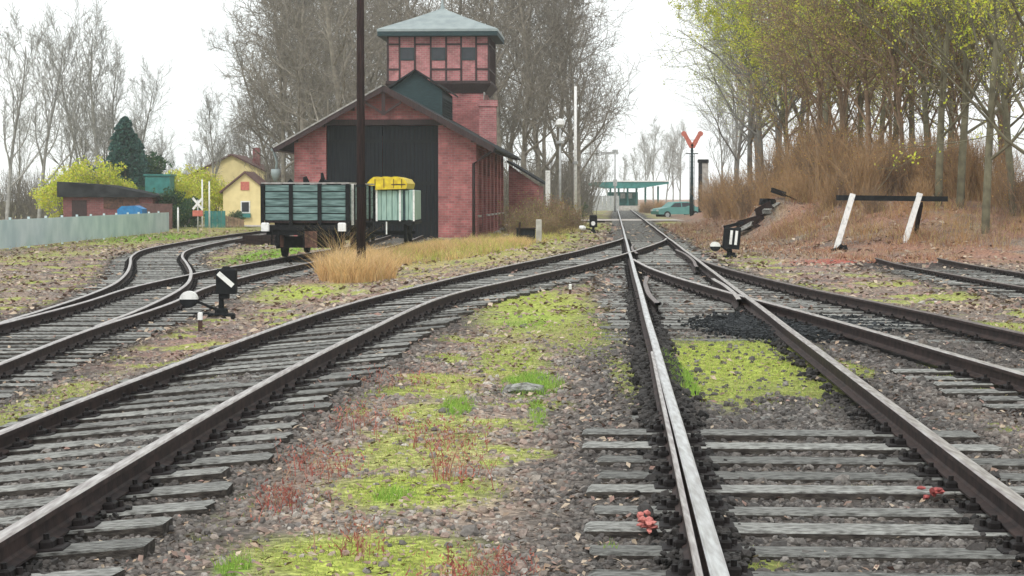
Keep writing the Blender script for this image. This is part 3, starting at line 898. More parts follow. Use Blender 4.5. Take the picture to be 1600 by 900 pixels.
# check rails, wing rails and the tongue lying against the bright rail
def blade(name, root, loc, K, s, y0, y1, ex, top, dz=-.004):
    sweep(name, loc(rail_pts(K, s, y0, y1, dz, extra=ex)), PROF, [M['rail'], M[top]], root)
KA = TRK['A'][0]
PROF_FULL = PROF
PROF = [(a * .42, b * (.93 if b > .1 else 1)) for a, b in PROF]
blade('switch_tongue', TA, la, KA, -.75, 4.0, 19.0, lambda y: -(.044 + .0026 * np.maximum(19 - y, 0)), 'railtop_dull')
PROF = PROF_FULL
blade('check_rail', TA, la, KA, .75, 28.5, 36.0, lambda y: -(.10 + .06 * ss(np.abs(y - 32) / 4) ** 2), 'railtop_dull')
blade('check_rail', TA, la, KA, .75, 42, 56, lambda y: -(.10 + .10 * ss(np.abs(y - 49) / 7) ** 2), 'railtop_dark')
blade('check_rail', TA, la, KA, -.75, 27.5, 37.0, lambda y: (.11 + .08 * ss(np.abs(y - 32) / 5) ** 2), 'railtop_dark')
blade('check_rail', TA, la, KA, -.75, 52, 62, lambda y: (.11 + .08 * ss(np.abs(y - 57) / 5) ** 2), 'railtop_dark')

# ================================================================ ENGINE SHED
SY = 97.0
sx0 = at(602, 372, SY)[0]
shed = empty('engine_shed', (sx0, SY, -.42), -math.atan(.052), 'red brick engine shed with wide black gate and low gable roof beside the water tower', 'engine shed')
HW, LEN, AP, SLP = 4.32, 23.0, 7.22, .555       # half width, length, apex height, roof slope
def wall_top(x): return AP - SLP * abs(x) - .10
DX0, DX1, DH = -2.80, 2.52, 5.42
w = MB()
T = .38
# front wall: left pier, right pier, gable over the gate
w.prism([(-HW, 0), (DX0, 0), (DX0, DH), (-HW, wall_top(HW))], 0, T)
w.prism([(DX1, 0), (HW, 0), (HW, wall_top(HW)), (DX1, DH)], 0, T)
w.prism([(-HW, wall_top(HW)), (DX0, DH), (DX1, DH), (HW, wall_top(HW)), (0, wall_top(0))], 0, T)
w.prism([(-HW, 0), (HW, 0), (HW, wall_top(HW)), (0, wall_top(0)), (-HW, wall_top(HW))], LEN - T, LEN)
# side walls with recessed fields between pilasters and window openings
hs_ = wall_top(HW) + .06
w.box(-HW, -HW + T, T, LEN - T, 0, hs_)
bays = 7
bl = (LEN - 2 * T) / bays
wins = []
for i in range(bays):
    y0 = T + i * bl
    w.box(HW - T, HW - .10, y0, y0 + .34, 0, hs_)
    w.box(HW - .10, HW + .02, y0 + .0, y0 + .34, 0, hs_ - .2)              # pilaster
    c0, c1 = y0 + .34 + .65, y0 + bl - .65
    isdoor = (i == 1)
    zb, zt = (0.0, 2.35) if isdoor else (1.15, 3.0)
    w.box(HW - T, HW - .10, y0 + .34, c0, 0, hs_)
    w.box(HW - T, HW - .10, c1, y0 + bl, 0, hs_)
    w.box(HW - T, HW - .10, c0, c1, zt, hs_)
    if zb > 0: w.box(HW - T, HW - .10, c0, c1, 0, zb)
    wins.append((c0, c1, zb, zt, isdoor))
w.box(HW - .10, HW + .02, LEN - T - .3, LEN - T, 0, hs_ - .2)
w.box(HW - .10, HW + .035, T + .34, LEN - T, hs_ - .40, hs_ - .22)         # corbelled band
w.build('wall', M['brick'], shed)
for a_, b_ in ((-HW - .03, DX0 - .06), (DX1 + .06, HW + .03)):
    w = MB(); w.box(a_, b_, -.05, 0, 0, .5); w.build('plinth', M['brick'], shed)
for c0, c1, zb, zt, isdoor in wins:
    if isdoor:
        d = MB(); d.box(HW - .26, HW - .2, c0, c1, 0, zt); d.build('side_door', M['tarboard'], shed)
        continue
    f = MB()
    for a_, b_ in ((c0, c0 + .07), (c1 - .07, c1), ((c0 + c1) / 2 - .025, (c0 + c1) / 2 + .025)): f.box(HW - .22, HW - .15, a_, b_, zb, zt)
    for z_ in (zb, zb + .6, zb + 1.2, zt - .06): f.box(HW - .215, HW - .155, c0 + .07, c1 - .07, z_, z_ + .05)
    wf = f.build('window', M['bargeboard'], shed)
    p_ = MB(); p_.box(HW - .20, HW - .18, c0 + .02, c1 - .02, zb + .02, zt - .02); p_.build('pane', M['glass'], wf)
    s_ = MB(); s_.box(HW - .1, HW + .06, c0 - .1, c1 + .1, zb - .09, zb); s_.build('sill', M['concrete'], wf)
# the black gate, two leaves of vertical boards with ledges
for a_, b_, nm in ((DX0 + .02, -.155, 'l'), (-.125, DX1 - .02, 'r')):
    gmb = MB(); x = a_
    r = random.Random(len(nm) + int(a_ * 10))
    while x < b_ - .02:
        ww = min(.19, b_ - x)
        dd = r.uniform(0, .014)
        gmb.box(x + .004, x + ww - .004, .16 - dd, .21, .06, DH - .02)
        x += ww
    leaf = gmb.build('gate_leaf', M['tarboard'], shed)
    h = MB()
    for z_ in (.7, 2.6, 4.6): h.box(a_ + .05, b_ - .05, .115, .143, z_, z_ + .14)
    h.build('strap_hinge', M['iron'], leaf)
lin = MB(); lin.box(DX0 - .25, DX1 + .25, -.06, T * .5, DH, DH + .26); lin.build('lintel', M['timber_dark'], shed)
# roof: two slabs with overhang, barge boards and rafters' ends
OV = 5.17; FO = .75
def slab(x0, x1, y0, y1, ap, slp, th, m=0, mb=None):
    mb = mb or MB()
    za, zb = ap - slp * abs(x0), ap - slp * abs(x1)
    mb.prism([(x0, za), (x1, zb), (x1, zb - th), (x0, za - th)] if x1 > x0 else [(x0, za), (x0, za - th), (x1, zb - th), (x1, zb)], y0, y1, m)
    return mb
rf_ = MB(); slab(0, OV, -FO, LEN + .5, AP + .02, SLP, .12, 0, rf_); slab(-.001, -OV, -FO, LEN + .5, AP + .02, SLP, .12, 0, rf_)
roof = rf_.build('roof', M['roofdark'], shed)
bb = MB()
for s in (-1, 1):
    bb.bar((0, -FO - .03, AP - .10), (s * (OV + .03), -FO - .03, AP - .10 - SLP * (OV + .03)), .05, .27)
bb.build('bargeboard', M['timber_dark'], roof)
bb = MB(); bb.bar((-.05, -FO - .065, AP + .02), (-(OV + .03), -FO - .065, AP + .02 - SLP * (OV + .03)), .04, .07)
pass
bb.build('verge_trim', M['bargeboard'], roof)
gt = MB()
# king post truss showing in the gable overhang
gt.bar((0, -FO + .1, AP - .1), (0, -FO + .1, AP - 1.35), .16, .14)
gt.bar((0, -FO + .1, AP - 1.3), (-.85, -FO + .1, AP - .75), .11, .11); gt.bar((0, -FO + .1, AP - 1.3), (.85, -FO + .1, AP - .75), .11, .11)
for s in (-1, 1):
    for q in (1.5, 2.9, 4.2):
        gt.bar((s * q, -FO, AP - SLP * q - .2), (s * q, .3, AP - SLP * q - .2), .13, .16)
gt.build('gable_bracket', M['timber_dark'], roof)
for y_ in np.arange(.6, LEN, .95):
    r_ = MB(); r_.bar((HW, float(y_), AP - SLP * HW - .24), (OV - .02, float(y_), AP - SLP * OV - .2), .09, .12, up=(0, 1, 0)); r_.build('rafter_end', M['timber_dark'], roof)
for s in (-1, 1):
    gtt = MB(); gtt.tube([(s * (OV + .09), -FO, AP - SLP * OV - .10), (s * (OV + .09), LEN + .5, AP - SLP * OV - .14)], .07, 8); gtt.build('gutter', M['zinc'] if s < 0 else M['iron'], roof)
dp = MB(); dp.tube([(HW + .78, -.15, AP - SLP * OV - .15), (HW + .35, -.1, 3.9), (HW - .12, -.10, 3.6), (HW - .12, -.10, .1)], .07, 8); dp.build('downpipe', M['timber_dark'], shed, True)
dp = MB(); dp.tube([(-OV - .08, -.3, AP - SLP * OV - .15), (-OV + .05, -.2, 3.7), (-OV + .0, -.2, 3.2)], .06, 8)
dp.tube([(-OV, -.2, 3.35), (-OV, -.2, 3.1), (-OV, -.2, 2.75)], [.22, .24, .09], 10); dp.tube([(-OV, -.2, 2.75), (-OV + .3, -.15, 2.2), (-OV + .3, -.15, .1)], .05, 8)
o_ = dp.build('downpipe', M['zinc'], shed, True); o_['label'] = 'grey downpipe with wide hopper at the left eave'
# smoke vent lantern on the ridge
VY0, VY1, VH = 14.7, 21.6, 8.92
v = MB()
v.prism([(-1.45, AP - SLP * 1.45 - .05), (1.45, AP - SLP * 1.45 - .05), (1.45, VH - .75 * 1.45), (0, VH - .1), (-1.45, VH - .75 * 1.45)], VY0, VY1)
vent = v.build('ridge_vent', M['slategreen'], shed)
v = MB()
for s in (-1, 1):
    a_, b_ = (0, 1.75) if s > 0 else (-.001, -1.75)
    slab(a_, b_, VY0 - .3, VY1 + .3, VH + .05, .64, .10, 0, v)
v.build('vent_roof', M['roofdark'], vent)
v = MB()
for s in (-1, 1):
    for i in range(7):
        z_ = AP - SLP * 1.45 + .12 + i * .15
        v.add([(s * 1.45, VY0 + .2, z_), (s * 1.45, VY1 - .2, z_), (s * 1.56, VY1 - .2, z_ - .09), (s * 1.56, VY0 + .2, z_ - .09)], [(0, 1, 2, 3)])
v.build('louvre', M['slategreen'], vent)
# brick chimney through the right slope
cx_, cy_, ct = 3.55, 20.8, 7.55
c_ = MB(); c_.box(cx_ - .48, cx_ + .48, cy_ - .4, cy_ + .4, 4.4, ct - .35, bev=0); c_.box(cx_ - .55, cx_ + .55, cy_ - .47, cy_ + .47, ct - .35, ct)
ch_ = c_.build('chimney', M['brick2'], roof)
c_ = MB(); c_.tube([(cx_ - .1, cy_, ct), (cx_ - .1, cy_, ct + .3)], [.13, .11], 10); c_.build('chimney_pot', M['rooftile'], ch_) if False else c_.build('pot', M['rooftile'], ch_)
# lean-to annex on the right at the back
an = empty('lean_to_annex', (at(795, 340, 121)[0], 121.0, -.25), -math.atan(.052), 'low red brick lean-to at the back right of the engine shed', 'annex')
w = MB(); w.prism([(0, 0), (1.75, 0), (1.75, 2.55), (0, 3.75)], 0, .3); w.box(1.45, 1.75, .3, 8, 0, 2.52); w.box(0, 1.75, 7.7, 8, 0, 2.5); w.build('wall', M['brick'], an)
w = MB(); w.prism([(-.1, 4.02), (2.05, 2.72), (2.05, 2.60), (-.1, 3.90)], -.35, 8.3); w.build('roof', M['roofdark'], an)
w = MB(); w.box(1.4, 1.8, -.12, -.02, .3, 1.6); w.build('buttress', M['brick'], an)

# ================================================================ WATER TOWER
ty0 = 121.0
tL, tR = at(604, 100, ty0)[0], at(765, 100, ty0)[0]
TWd = tR - tL
tw = empty('water_tower', ((tL + tR) / 2, ty0, -.4), -math.atan(.052), 'square water tower with half timbered brick top and pyramid roof behind the shed', 'water tower')
h = TWd / 2
def zt_(py): return at(0, py, ty0)[2] + .4
zb, ze = zt_(132), zt_(50)
lw = h - .38
w = MB(); w.box(-lw, lw, .35, .35 + 2 * lw, 0, zb - .1); w.build('lower_wall', M['brick'], tw)
w = MB(); w.box(lw, lw + .1, .25, .5, 2, zb - .25); o_ = w.build('lit_side_strip', M['bargeboard'], tw)  # pale strip stands in for light on the tower's side face
w = MB(); w.box(-h + .05, h - .05, .05, 2 * h - .05, zb, ze); w.build('infill_wall', M['brick2'], tw)
sk = MB()
sk.add([(-h - .12, -.12, zb + .05), (h + .12, -.12, zb + .05), (h + .12, 2 * h + .12, zb + .05), (-h - .12, 2 * h + .12, zb + .05),
        (-h + .3, .3, zb - .5), (h - .3, .3, zb - .5), (h - .3, 2 * h - .3, zb - .5), (-h + .3, 2 * h - .3, zb - .5)],
       [(0, 1, 5, 4), (1, 2, 6, 5), (2, 3, 7, 6), (3, 0, 4, 7), (0, 3, 2, 1), (4, 5, 6, 7)])
sk.box(-h - .06, h + .06, -.06, 2 * h + .06, zb + .053, zb + .22)
sk.build('skirt', M['timber_dark'], tw)
tf = MB()
def X_(px): return (px - 684.5) / 161 * TWd
posts = [605.5, 624, 648, 673, 697, 720.6, 744, 763.5]
for px in posts:
    x = X_(px); tf.box(x - .055, x + .055, -.0, .05, zb + .22, ze)
rows = [56, 69, 108]
for a_, b_ in zip(posts[:-1], posts[1:]):
    for rr_ in rows:
        z_ = zt_(rr_)
        iswin = (a_, b_) in ((624, 648), (673, 697), (720.6, 744))
        if rr_ == 69 and iswin: continue
        if rr_ == 108 and a_ in (624, 648, 720.6): continue
        tf.box(X_(a_) + .055, X_(b_) - .055, .002, .048, z_ - .05, z_ + .05)
for k in range(8):
    y_ = .06 + k * (2 * h - .12) / 7
    tf.box(h - .05, h - .0, y_ - .055 + (.0 if k else .06), y_ + .055, zb + .22, ze)
    if k < 7:
        for rr_ in rows: tf.box(h - .048, h - .002, y_ + .055, y_ + (2 * h - .12) / 7 - .055, zt_(rr_) - .05, zt_(rr_) + .05)
tf.build('timber_frame', M['timber_dark'], tw)
for a_, b_ in ((624, 648), (673, 697), (720.6, 744)):
    f = MB(); x0_, x1_ = X_(a_) + .055, X_(b_) - .055
    f.box(x0_, x1_, .004, .045, zt_(76) , zt_(76) + .07); f.box(x0_, x1_, .004, .045, zt_(92) - .07, zt_(92)); f.box(x0_, x0_ + .05, .004, .045, zt_(92), zt_(76)); f.box(x1_ - .05, x1_, .004, .045, zt_(92), zt_(76))
    wf = f.build('window', M['slategreen'], tw)
    p_ = MB(); p_.box(x0_ + .05, x1_ - .05, .015, .04, zt_(92), zt_(76)); p_.build('pane', M['glass'], wf)
    p_ = MB(); p_.box(x0_, x1_, .02, .046, zt_(75), zt_(58)); p_.build('panel', M['brick2'], wf)
# pyramid roof with bell-cast eaves
ov, za_ = .52, zt_(12) + .25
rr_ = MB()
cy_ = h
def rg(e, z): return [(-e, cy_ - e, z), (e, cy_ - e, z), (e, cy_ + e, z), (-e, cy_ + e, z)]
ez = zt_(46)
v_ = rg(h + ov, ez) + rg(h * .5, ez + (za_ - ez) * .55) + [(0, cy_, za_)] + rg(h + ov, ez - .14)
rr_.add(v_, [(0, 1, 5, 4), (1, 2, 6, 5), (2, 3, 7, 6), (3, 0, 4, 7), (4, 5, 8), (5, 6, 8), (6, 7, 8), (7, 4, 8), (9, 10, 1, 0), (10, 11, 2, 1), (11, 12, 3, 2), (12, 9, 0, 3), (12, 11, 10, 9)])
troof = rr_.build('roof', M['zinc'], tw)
m_ = MB(); m_.tube([(0, cy_, za_ - .1), (0, cy_, za_ + .3), (0, cy_, za_ + .95)], [.16, .06, .03], 8); m_.build('finial', M['zinc'], troof)
m_ = MB(); m_.box(-h - ov + .02, h + ov - .02, cy_ - h - ov + .02, cy_ + h + ov - .02, ez - .40, ez - .142); m_.build('eaves_box', M['slategreen'], troof)

# ================================================================ WAGONS
def wheel_mb(r):
    m = MB()
    m.cyl((-.065, 0, 0), (.065, 0, 0), r, 28, 0)
    m.cyl((-.02, 0, 0), (.075, 0, 0), r * .2, 12, 0)
    return m
wy = 59.8
ang1 = -.045
wag = empty('goods_wagon', (float(spl(TRK['D'][0], wy)), wy, float(base_z(-6, wy)) + .18), ang1, 'open goods wagon with faded green planks and black frame, seen from its end', 'goods wagon')
BW, BL_, F0, F1 = 1.25, 6.6, 1.08, 2.14
end = MB(); npl = 5
for i in range(npl):
    z0 = F0 + i * (F1 - F0) / npl
    end.box(-BW + .07, BW - .07, 0, .05, z0 + .016, z0 + (F1 - F0) / npl - .016, bev=.008)
end.build('end_planks', M['wagon'], wag)
end = MB(); end.box(-BW + .05, BW - .05, .052, .07, F0, F1); end.build('end_lining', M['iron'], wag)
end2 = MB()
for i in range(npl):
    z0 = F0 + i * (F1 - F0) / npl
    end2.box(-BW + .07, BW - .07, BL_ - .05, BL_, z0 + .006, z0 + (F1 - F0) / npl - .006)
end2.build('end_planks', M['wagon'], wag)
for s in (-1, 1):
    sd = MB()
    for i in range(npl):
        z0 = F0 + i * (F1 - F0) / npl
        a_, b_ = sorted((s * (BW - .05), s * BW))
        sd.box(a_, b_, .05, BL_ - .05, z0 + .006, z0 + (F1 - F0) / npl - .006)
    sd.build('side_planks', M['wagon'], wag)
    for y_ in (.06, 1.3, 2.5, 4.1, 5.3, BL_ - .06):
        p_ = MB(); a_, b_ = sorted((s * BW, s * (BW + .06))); p_.box(a_, b_, y_ - .04, y_ + .04, F0 - .1, F1); p_.build('stanchion', M['iron'], wag)
for x in (-BW + .0, -.42, .42, BW - .0):
    p_ = MB(); p_.box(x - .055, x + .055, -.06, -.002, F0 - .12, F1 + .02); p_.build('end_post', M['iron'], wag)
cap = MB(); cap.box(-BW - .04, BW + .04, -.03, .06, F1 + .02, F1 + .06); cap.box(-BW - .04, BW + .04, BL_ - .06, BL_ + .03, F1 + .02, F1 + .06)
for s in (-1, 1):
    a_, b_ = sorted((s * (BW - .06), s * (BW + .04))); cap.box(a_, b_, .06, BL_ - .06, F1 + .02, F1 + .06)
cap.build('top_rail', M['bargeboard'], wag)
fl = MB(); fl.box(-BW + .051, BW - .051, .051, BL_ - .051, F0 - .06, F0 + .02); fl.build('floor', M['timber_dark'], wag)
hb = MB(); hb.box(-BW - .03, BW + .03, -.05, .12, F0 - .28, F0 - .125); hb.box(-BW, BW, BL_ - .12, BL_ + .05, F0 - .28, F0 - .125)
for s in (-1, 1): hb.box(s * .85 - .07, s * .85 + .07, .12, BL_ - .12, F0 - .28, F0 - .06)
hb.box(-BW + .1, BW - .1, .0, .05, F0 - .42, F0 - .281); hb.box(-.9, .9, .5, .58, .28, .62); hb.box(-.5, .5, 2.2, 4.2, .42, .8)
hb.build('underframe', M['iron'], wag)
for s in (-1, 1):
    b_ = MB(); b_.tube([(s * 1.12, -.05, .90), (s * 1.12, -.32, .90)], .09, 10); b_.build('buffer_shank', M['iron'], wag)
    b_ = MB(); b_.box(s * 1.12 - .12, s * 1.12 + .12, -.40, -.322, .78, 1.03, bev=.03); b_.build('buffer_head', M['white'], wag)['label'] = 'white painted buffer head'
hk = MB(); hk.tube([(0, -.05, .9), (0, -.3, .9), (0, -.36, .8)], .04, 8); hk.tube([(0, -.3, .86), (0, -.32, .55), (0, -.28, .4)], .028, 6); hk.build('coupling_hook', M['iron'], wag)
for y_ in (.95, BL_ - 1.1):
    ax = MB(); ax.cyl((-1.0, y_, .47), (1.0, y_, .47), .07, 10); axle = ax.build('axle', M['iron'], wag)
    for s in (-1, 1):
        wh = wheel_mb(.47).build('wheel', M['iron'], wag); wh.location = (s * .75, y_, .47)
        g_ = MB(); g_.box(s * .95 - .09, s * .95 + .09, y_ - .14, y_ + .14, .34, .62, bev=.02); g_.bar((s * .95, y_ - .5, .80), (s * .95, y_, .66), .08, .06); g_.bar((s * .95, y_ + .5, .80), (s * .95, y_, .66), .08, .06)
        g_.box(s * .95 - .02, s * .95 + .02, y_ - .30, y_ + .30, .25, .82)
        for q_ in range(4): g_.box(s * .95 - .05, s * .95 + .05, y_ - .52 + q_ * .06, y_ + .52 - q_ * .06, .80 - q_ * .03, .825 - q_ * .03)
        g_.build('axle_box', M['iron'], wag)
        k_ = MB(); k_.box(s * .75 - .05, s * .75 + .05, y_ - .62, y_ - .5, .3, .66); k_.build('brake_block', M['ironbrown'], wag)
st_ = MB()
for s in (-1, 1):
    st_.bar((s * .98, -.04, .86), (s * .98, -.04, .42), .04, .03); st_.bar((s * .80, -.04, .86), (s * .80, -.04, .42), .04, .03); st_.box(s * .89 - .12, s * .89 + .12, -.16, .02, .38, .42)
st_.build('footstep', M['iron'], wag)
ld = MB()
for y_ in (.25, .55): ld.bar((BW + .09, y_, .95), (BW + .09, y_, F1 + .02), .03, .03)
for k in range(5): ld.bar((BW + .09, .25, 1.05 + .22 * k), (BW + .09, .55, 1.05 + .22 * k), .025, .025)
ld.build('ladder', M['white'], wag)
bd = MB(); bd.box(-.02, .34, -.02, .02, .30, .78); o_ = bd.build('brake_panel', M['ironbrown'], wag); o_.location = (.02, -.12, .0)
# scrap in the wagon
WZ = wag.location.z
def scrap(name, px, py, label, pts, rad, mat):
    a_ = at(px, py, wy + 1.0)
    m = MB(); m.tube(pts, rad, 7); o = m.build(name, mat); o.location = (a_[0], wy + 1.0, a_[2]); tag(o, label, 'scrap metal', 'scrap lying in the goods wagon'); return o
scrap('scrap_metal', 479, 288, 'upright black iron stub sticking out of the wagon, left of the middle', [(0, 0, -.9), (0, 0, .05), (-.05, .02, .22)], [.10, .10, .06], M['iron'])
scrap('scrap_metal', 502, 288, 'bent black iron bar sticking out of the wagon, right of the middle', [(-.1, 0, -.9), (-.03, 0, .05), (.05, 0, .16), (.02, 0, .34)], [.06, .06, .07, .04], M['iron'])
scrap('scrap_metal', 450, 288, 'low rounded dark lump in the wagon near its left end', [(-.2, 0, -.9), (-.1, 0, .0), (.06, 0, .08), (.2, 0, -.05)], [.05, .09, .10, .04], M['iron'])
scrap('scrap_metal', 517, 290, 'slanting dark plate edge in the wagon near its right end', [(-.28, 0, .16), (.0, 0, .06), (.3, .1, .02)], [.05, .07, .03], M['iron'])

wy2 = 79.0
w2 = empty('covered_wagon', (float(spl(TRK['D'][0], wy2)) + .12, wy2, float(base_z(-5, wy2)) + .18), -.02, 'small covered wagon with bright yellow roof and pale green body before the shed gate', 'covered wagon')
def wx(px): return at(px, 300, wy2)[0] - w2.location.x
def wz(py): return at(0, py, wy2)[2] - w2.location.z
xb0, xb1 = wx(587), wx(647)
zb0, zb1 = wz(344), wz(297)
b_ = MB(); n_ = 7
for i in range(n_):
    a_ = xb0 + (xb1 - xb0) * i / n_
    b_.box(a_ + .006, a_ + (xb1 - xb0) / n_ - .006, 0, 4.2, zb0, zb1 - (.02 if i % 2 else 0), bev=.02)
b_.build('body', M['palegreen'], w2)
for px in (588.5, 625, 646.5):
    p_ = MB(); p_.box(wx(px) - .035, wx(px) + .035, -.05, -.002, zb0 - .04, zb1 + .01); p_.build('body_post', M['white'], w2)
p_ = MB(); p_.box(wx(631) - .03, wx(631) + .05, -.045, -.003, zb0, zb1); p_.build('door_edge', M['slategreen'], w2)
p_ = MB(); p_.box(wx(573), xb0 - .002, .15, 4.0, zb0, zb1); p_.build('side_cabinet', M['iron'], w2)
p_ = MB()
for k in range(6): p_.box(xb0 - .14, xb0 - .03, .10, .148, zb0 + .05 + k * .2, zb0 + .16 + k * .2)
p_.build('side_step', M['white'], w2)
# yellow roof: curved cover with folds
x0_, x1_ = wx(574), wx(637)
zr0, zr1 = wz(295), wz(276)
pl_ = []
for i in range(13):
    t = i / 12
    pl_.append((x0_ + (x1_ - x0_) * t, zr0 + (zr1 - zr0) * (1 - abs(2 * t - 1.0) ** 7 * .55) - .03 * (i % 3 == 1)))
cvr = MB(); cvr.prism([(x1_ - .05, zr0), (x0_ + .22, zr0 - .04)] + pl_, -.18, 4.3)
rf2 = cvr.build('roof_cover', M['yellow'], w2)
p_ = MB()
for t in (.2, .42, .66, .86): p_.box(x0_ + (x1_ - x0_) * t - .012, x0_ + (x1_ - x0_) * t + .012, -.2, -.182, zr0 + .03, zr0 + (zr1 - zr0) * .8)
p_.box(wx(612), wx(634), -.2, -.183, wz(289), wz(287.4))
p_.build('roof_rib', M['ironbrown'], rf2)
u_ = MB(); u_.box(wx(575), wx(648), .02, 4.2, zb0 - .16, zb0 - .042); u_.box(wx(580), wx(586), -.1, .0, zb0 - .1, zb0 + .3); u_.build('underframe', M['iron'], w2)
for y_ in (.9, 3.3):
    a_ = MB(); a_.cyl((-.95, y_, .36), (.95, y_, .36), .06, 8); a_.build('axle', M['iron'], w2)
    for s in (-1, 1):
        wh = wheel_mb(.36).build('wheel', M['iron'], w2); wh.location = (s * .75, y_, .36)
for px in (584, 640):
    b_ = MB(); b_.tube([(wx(px), .02, zb0 - .1), (wx(px), -.3, zb0 - .1)], [.06, .06], 8); b_.tube([(wx(px), -.301, zb0 - .1), (wx(px), -.36, zb0 - .1)], .13, 12); b_.build('buffer', M['iron'], w2)
b_ = MB(); b_.bar((wx(604), -.04, zb0 - .06), (wx(604), -.04, zb0 - .55), .05, .05); b_.build('brake_lever', M['white'], w2)

# ================================================================ POLES AND SIGNALS
def pole(name, px, py_top, Y, r0, r1, label, cat, mat, gz=None):
    x, _, _ = at(px, 300, Y)
    z0 = float(base_z(x, Y)) - .2 if gz is None else gz
    ztop = at(px, py_top, Y)[2]
    e = empty(name, (x, Y, z0), 0, label, cat)
    m = MB(); m.tube([(0, 0, 0), (0, 0, (ztop - z0) * .5), (0, 0, ztop - z0)], [r0, (r0 + r1) / 2, r1], 12)
    m.build('shaft', mat, e, True)
    return e, ztop - z0
PY = 51.5
up_, uh = pole('utility_pole', 564, -90, PY, .118, .085, 'tall dark tarred wooden pole standing right of the open goods wagon', 'utility pole', M['pole'])
a_ = MB()
for z_ in (uh - .5, uh - .9): a_.box(-.55, .55, -.16, -.09, z_, z_ + .09)
arm = a_.build('crossarm', M['pole'], up_)
for x in (-.48, -.2, .2, .48):
    for z_ in (uh - .41, uh - .81):
        i_ = MB(); i_.tube([(x, -.125, z_), (x, -.125, z_ + .07), (x, -.125, z_ + .13)], [.02, .04, .025], 8); i_.build('insulator', M['white'], arm)
for z_ in (.55, 2.4):
    a_ = MB(); a_.tube([(0, 0, z_), (0, 0, z_ + .07)], .125, 12); a_.build('iron_band', M['iron'], up_)

pm, ph = pole('lattice_mast', 899, 135, 122, .11, .08, 'tall pale mast right of the street lamp at the edge of the bare wood', 'mast', M['white'])
a_ = MB(); a_.tube([(0, 0, ph * .45), (0, 0, ph * .47)], .17, 10); a_.build('collar', M['greypost'], pm)
pl2, lh = pole('street_lamp', 875, 200, 120, .09, .06, 'grey lamp post with small lantern in front of the bare wood', 'street lamp', M['greypost'])
a_ = MB(); a_.tube([(0, 0, lh), (0, 0, lh + .2), (0, 0, lh + .45), (0, 0, lh + .55)], [.08, .30, .24, .05], 10); a_.build('lamp_head', M['white'], pl2)
a_ = MB(); a_.tube([(0, 0, lh - .9), (0, 0, lh - .75)], .26, 10); a_.build('lamp_bracket', M['greypost'], pl2)
pm2, mh = pole('signal_mast', 961, 236, 215, .12, .09, 'grey mast with short crossarm rising behind the station canopy', 'mast', M['greypost'])
a_ = MB(); a_.box(-1.5, .35, -.08, .08, mh - .35, mh - .1); a_.box(-.3, .3, -.1, .1, mh - .1, mh + .15); a_.build('crossarm', M['greypost'], pm2)
a_ = MB(); a_.box(-.2, .2, -.2, .2, mh * .45, mh * .55); a_.build('junction_box', M['greypost'], pm2)
sb, sh_ = pole('signboard_post', 856, 312, 120, .05, .05, 'narrow upright white board on a post beside the bare wood', 'signboard', M['greypost'])
a_ = MB(); a_.box(-.14, .14, -.09, -.055, sh_ - .9, sh_ + 1.7, bev=.01); a_.build('board', M['white'], sb)
sb, sh_ = pole('marker_post', 878, 322, 118, .04, .04, 'small white marker with red tip in the weeds below the lamp post', 'marker', M['white'])
a_ = MB(); a_.box(-.10, .10, -.07, -.042, sh_ - .35, sh_ + .1); a_.build('plate', M['white'], sb)
a_ = MB(); a_.box(-.10, .10, -.07, -.042, sh_ + .103, sh_ + .25); a_.build('tip', M['red'], sb)

sg, gh = pole('v_signal', 1081, 229, 150, .14, .09, 'tall dark signal post carrying a faded red V shaped head against the sky', 'signal', M['slategreen'])
a_ = MB()
for s in (-1, 1):
    pts = [(s * .02, -.1, gh - .05), (s * .30, -.1, gh + .45), (s * .58, -.1, gh + .95)]
    for p, q, w_ in ((pts[0], pts[1], .34), (pts[1], pts[2], .30)): a_.bar(p, q, .06, w_, up=(1, 0, 0) if False else (0, 0, 1))
a_.build('signal_arm', M['red'], sg)
a_ = MB()
for s in (-1, 1): a_.tube([(s * .60, -.14, gh + .93), (s * .60, -.05, gh + .93)], .20, 12)
a_.build('arm_disc', M['red'], sg)
a_ = MB(); a_.box(-.45, .45, -.05, .05, gh - .55, gh - .48); a_.build('crossbar', M['iron'], sg)
a_ = MB(); a_.bar((-.16, -.1, .3), (-.16, -.1, gh - .5), .04, .04); a_.bar((.16, -.1, .3), (.16, -.1, gh - .5), .04, .04)
for k in range(14): a_.bar((-.16, -.1, .5 + k * .4), (.16, -.1, .5 + k * .4), .03, .03)
a_.build('ladder', M['iron'], sg)
# grey cabinet tower beside it
cx, cy, cz = at(1099, 325, 150)
cb = empty('concrete_mast_column', (cx, cy, float(base_z(cx, cy)) - .1), 0, 'thick grey rectangular column standing right of the red signal', 'column')
ch2 = at(0, 249, 150)[2] - cb.location.z
a_ = MB(); a_.box(-.13, .34, -.2, .2, 0, ch2 - .25, bev=.03); a_.build('column', M['concrete'], cb)
a_ = MB(); a_.box(-.36, -.133, -.22, .22, 0, ch2 - .25); a_.build('dark_side_panel', M['roofdark'], cb)
a_ = MB(); a_.box(-.42, .36, -.3, .3, ch2 - .248, ch2, bev=.04); a_.build('cap', M['iron'], cb)

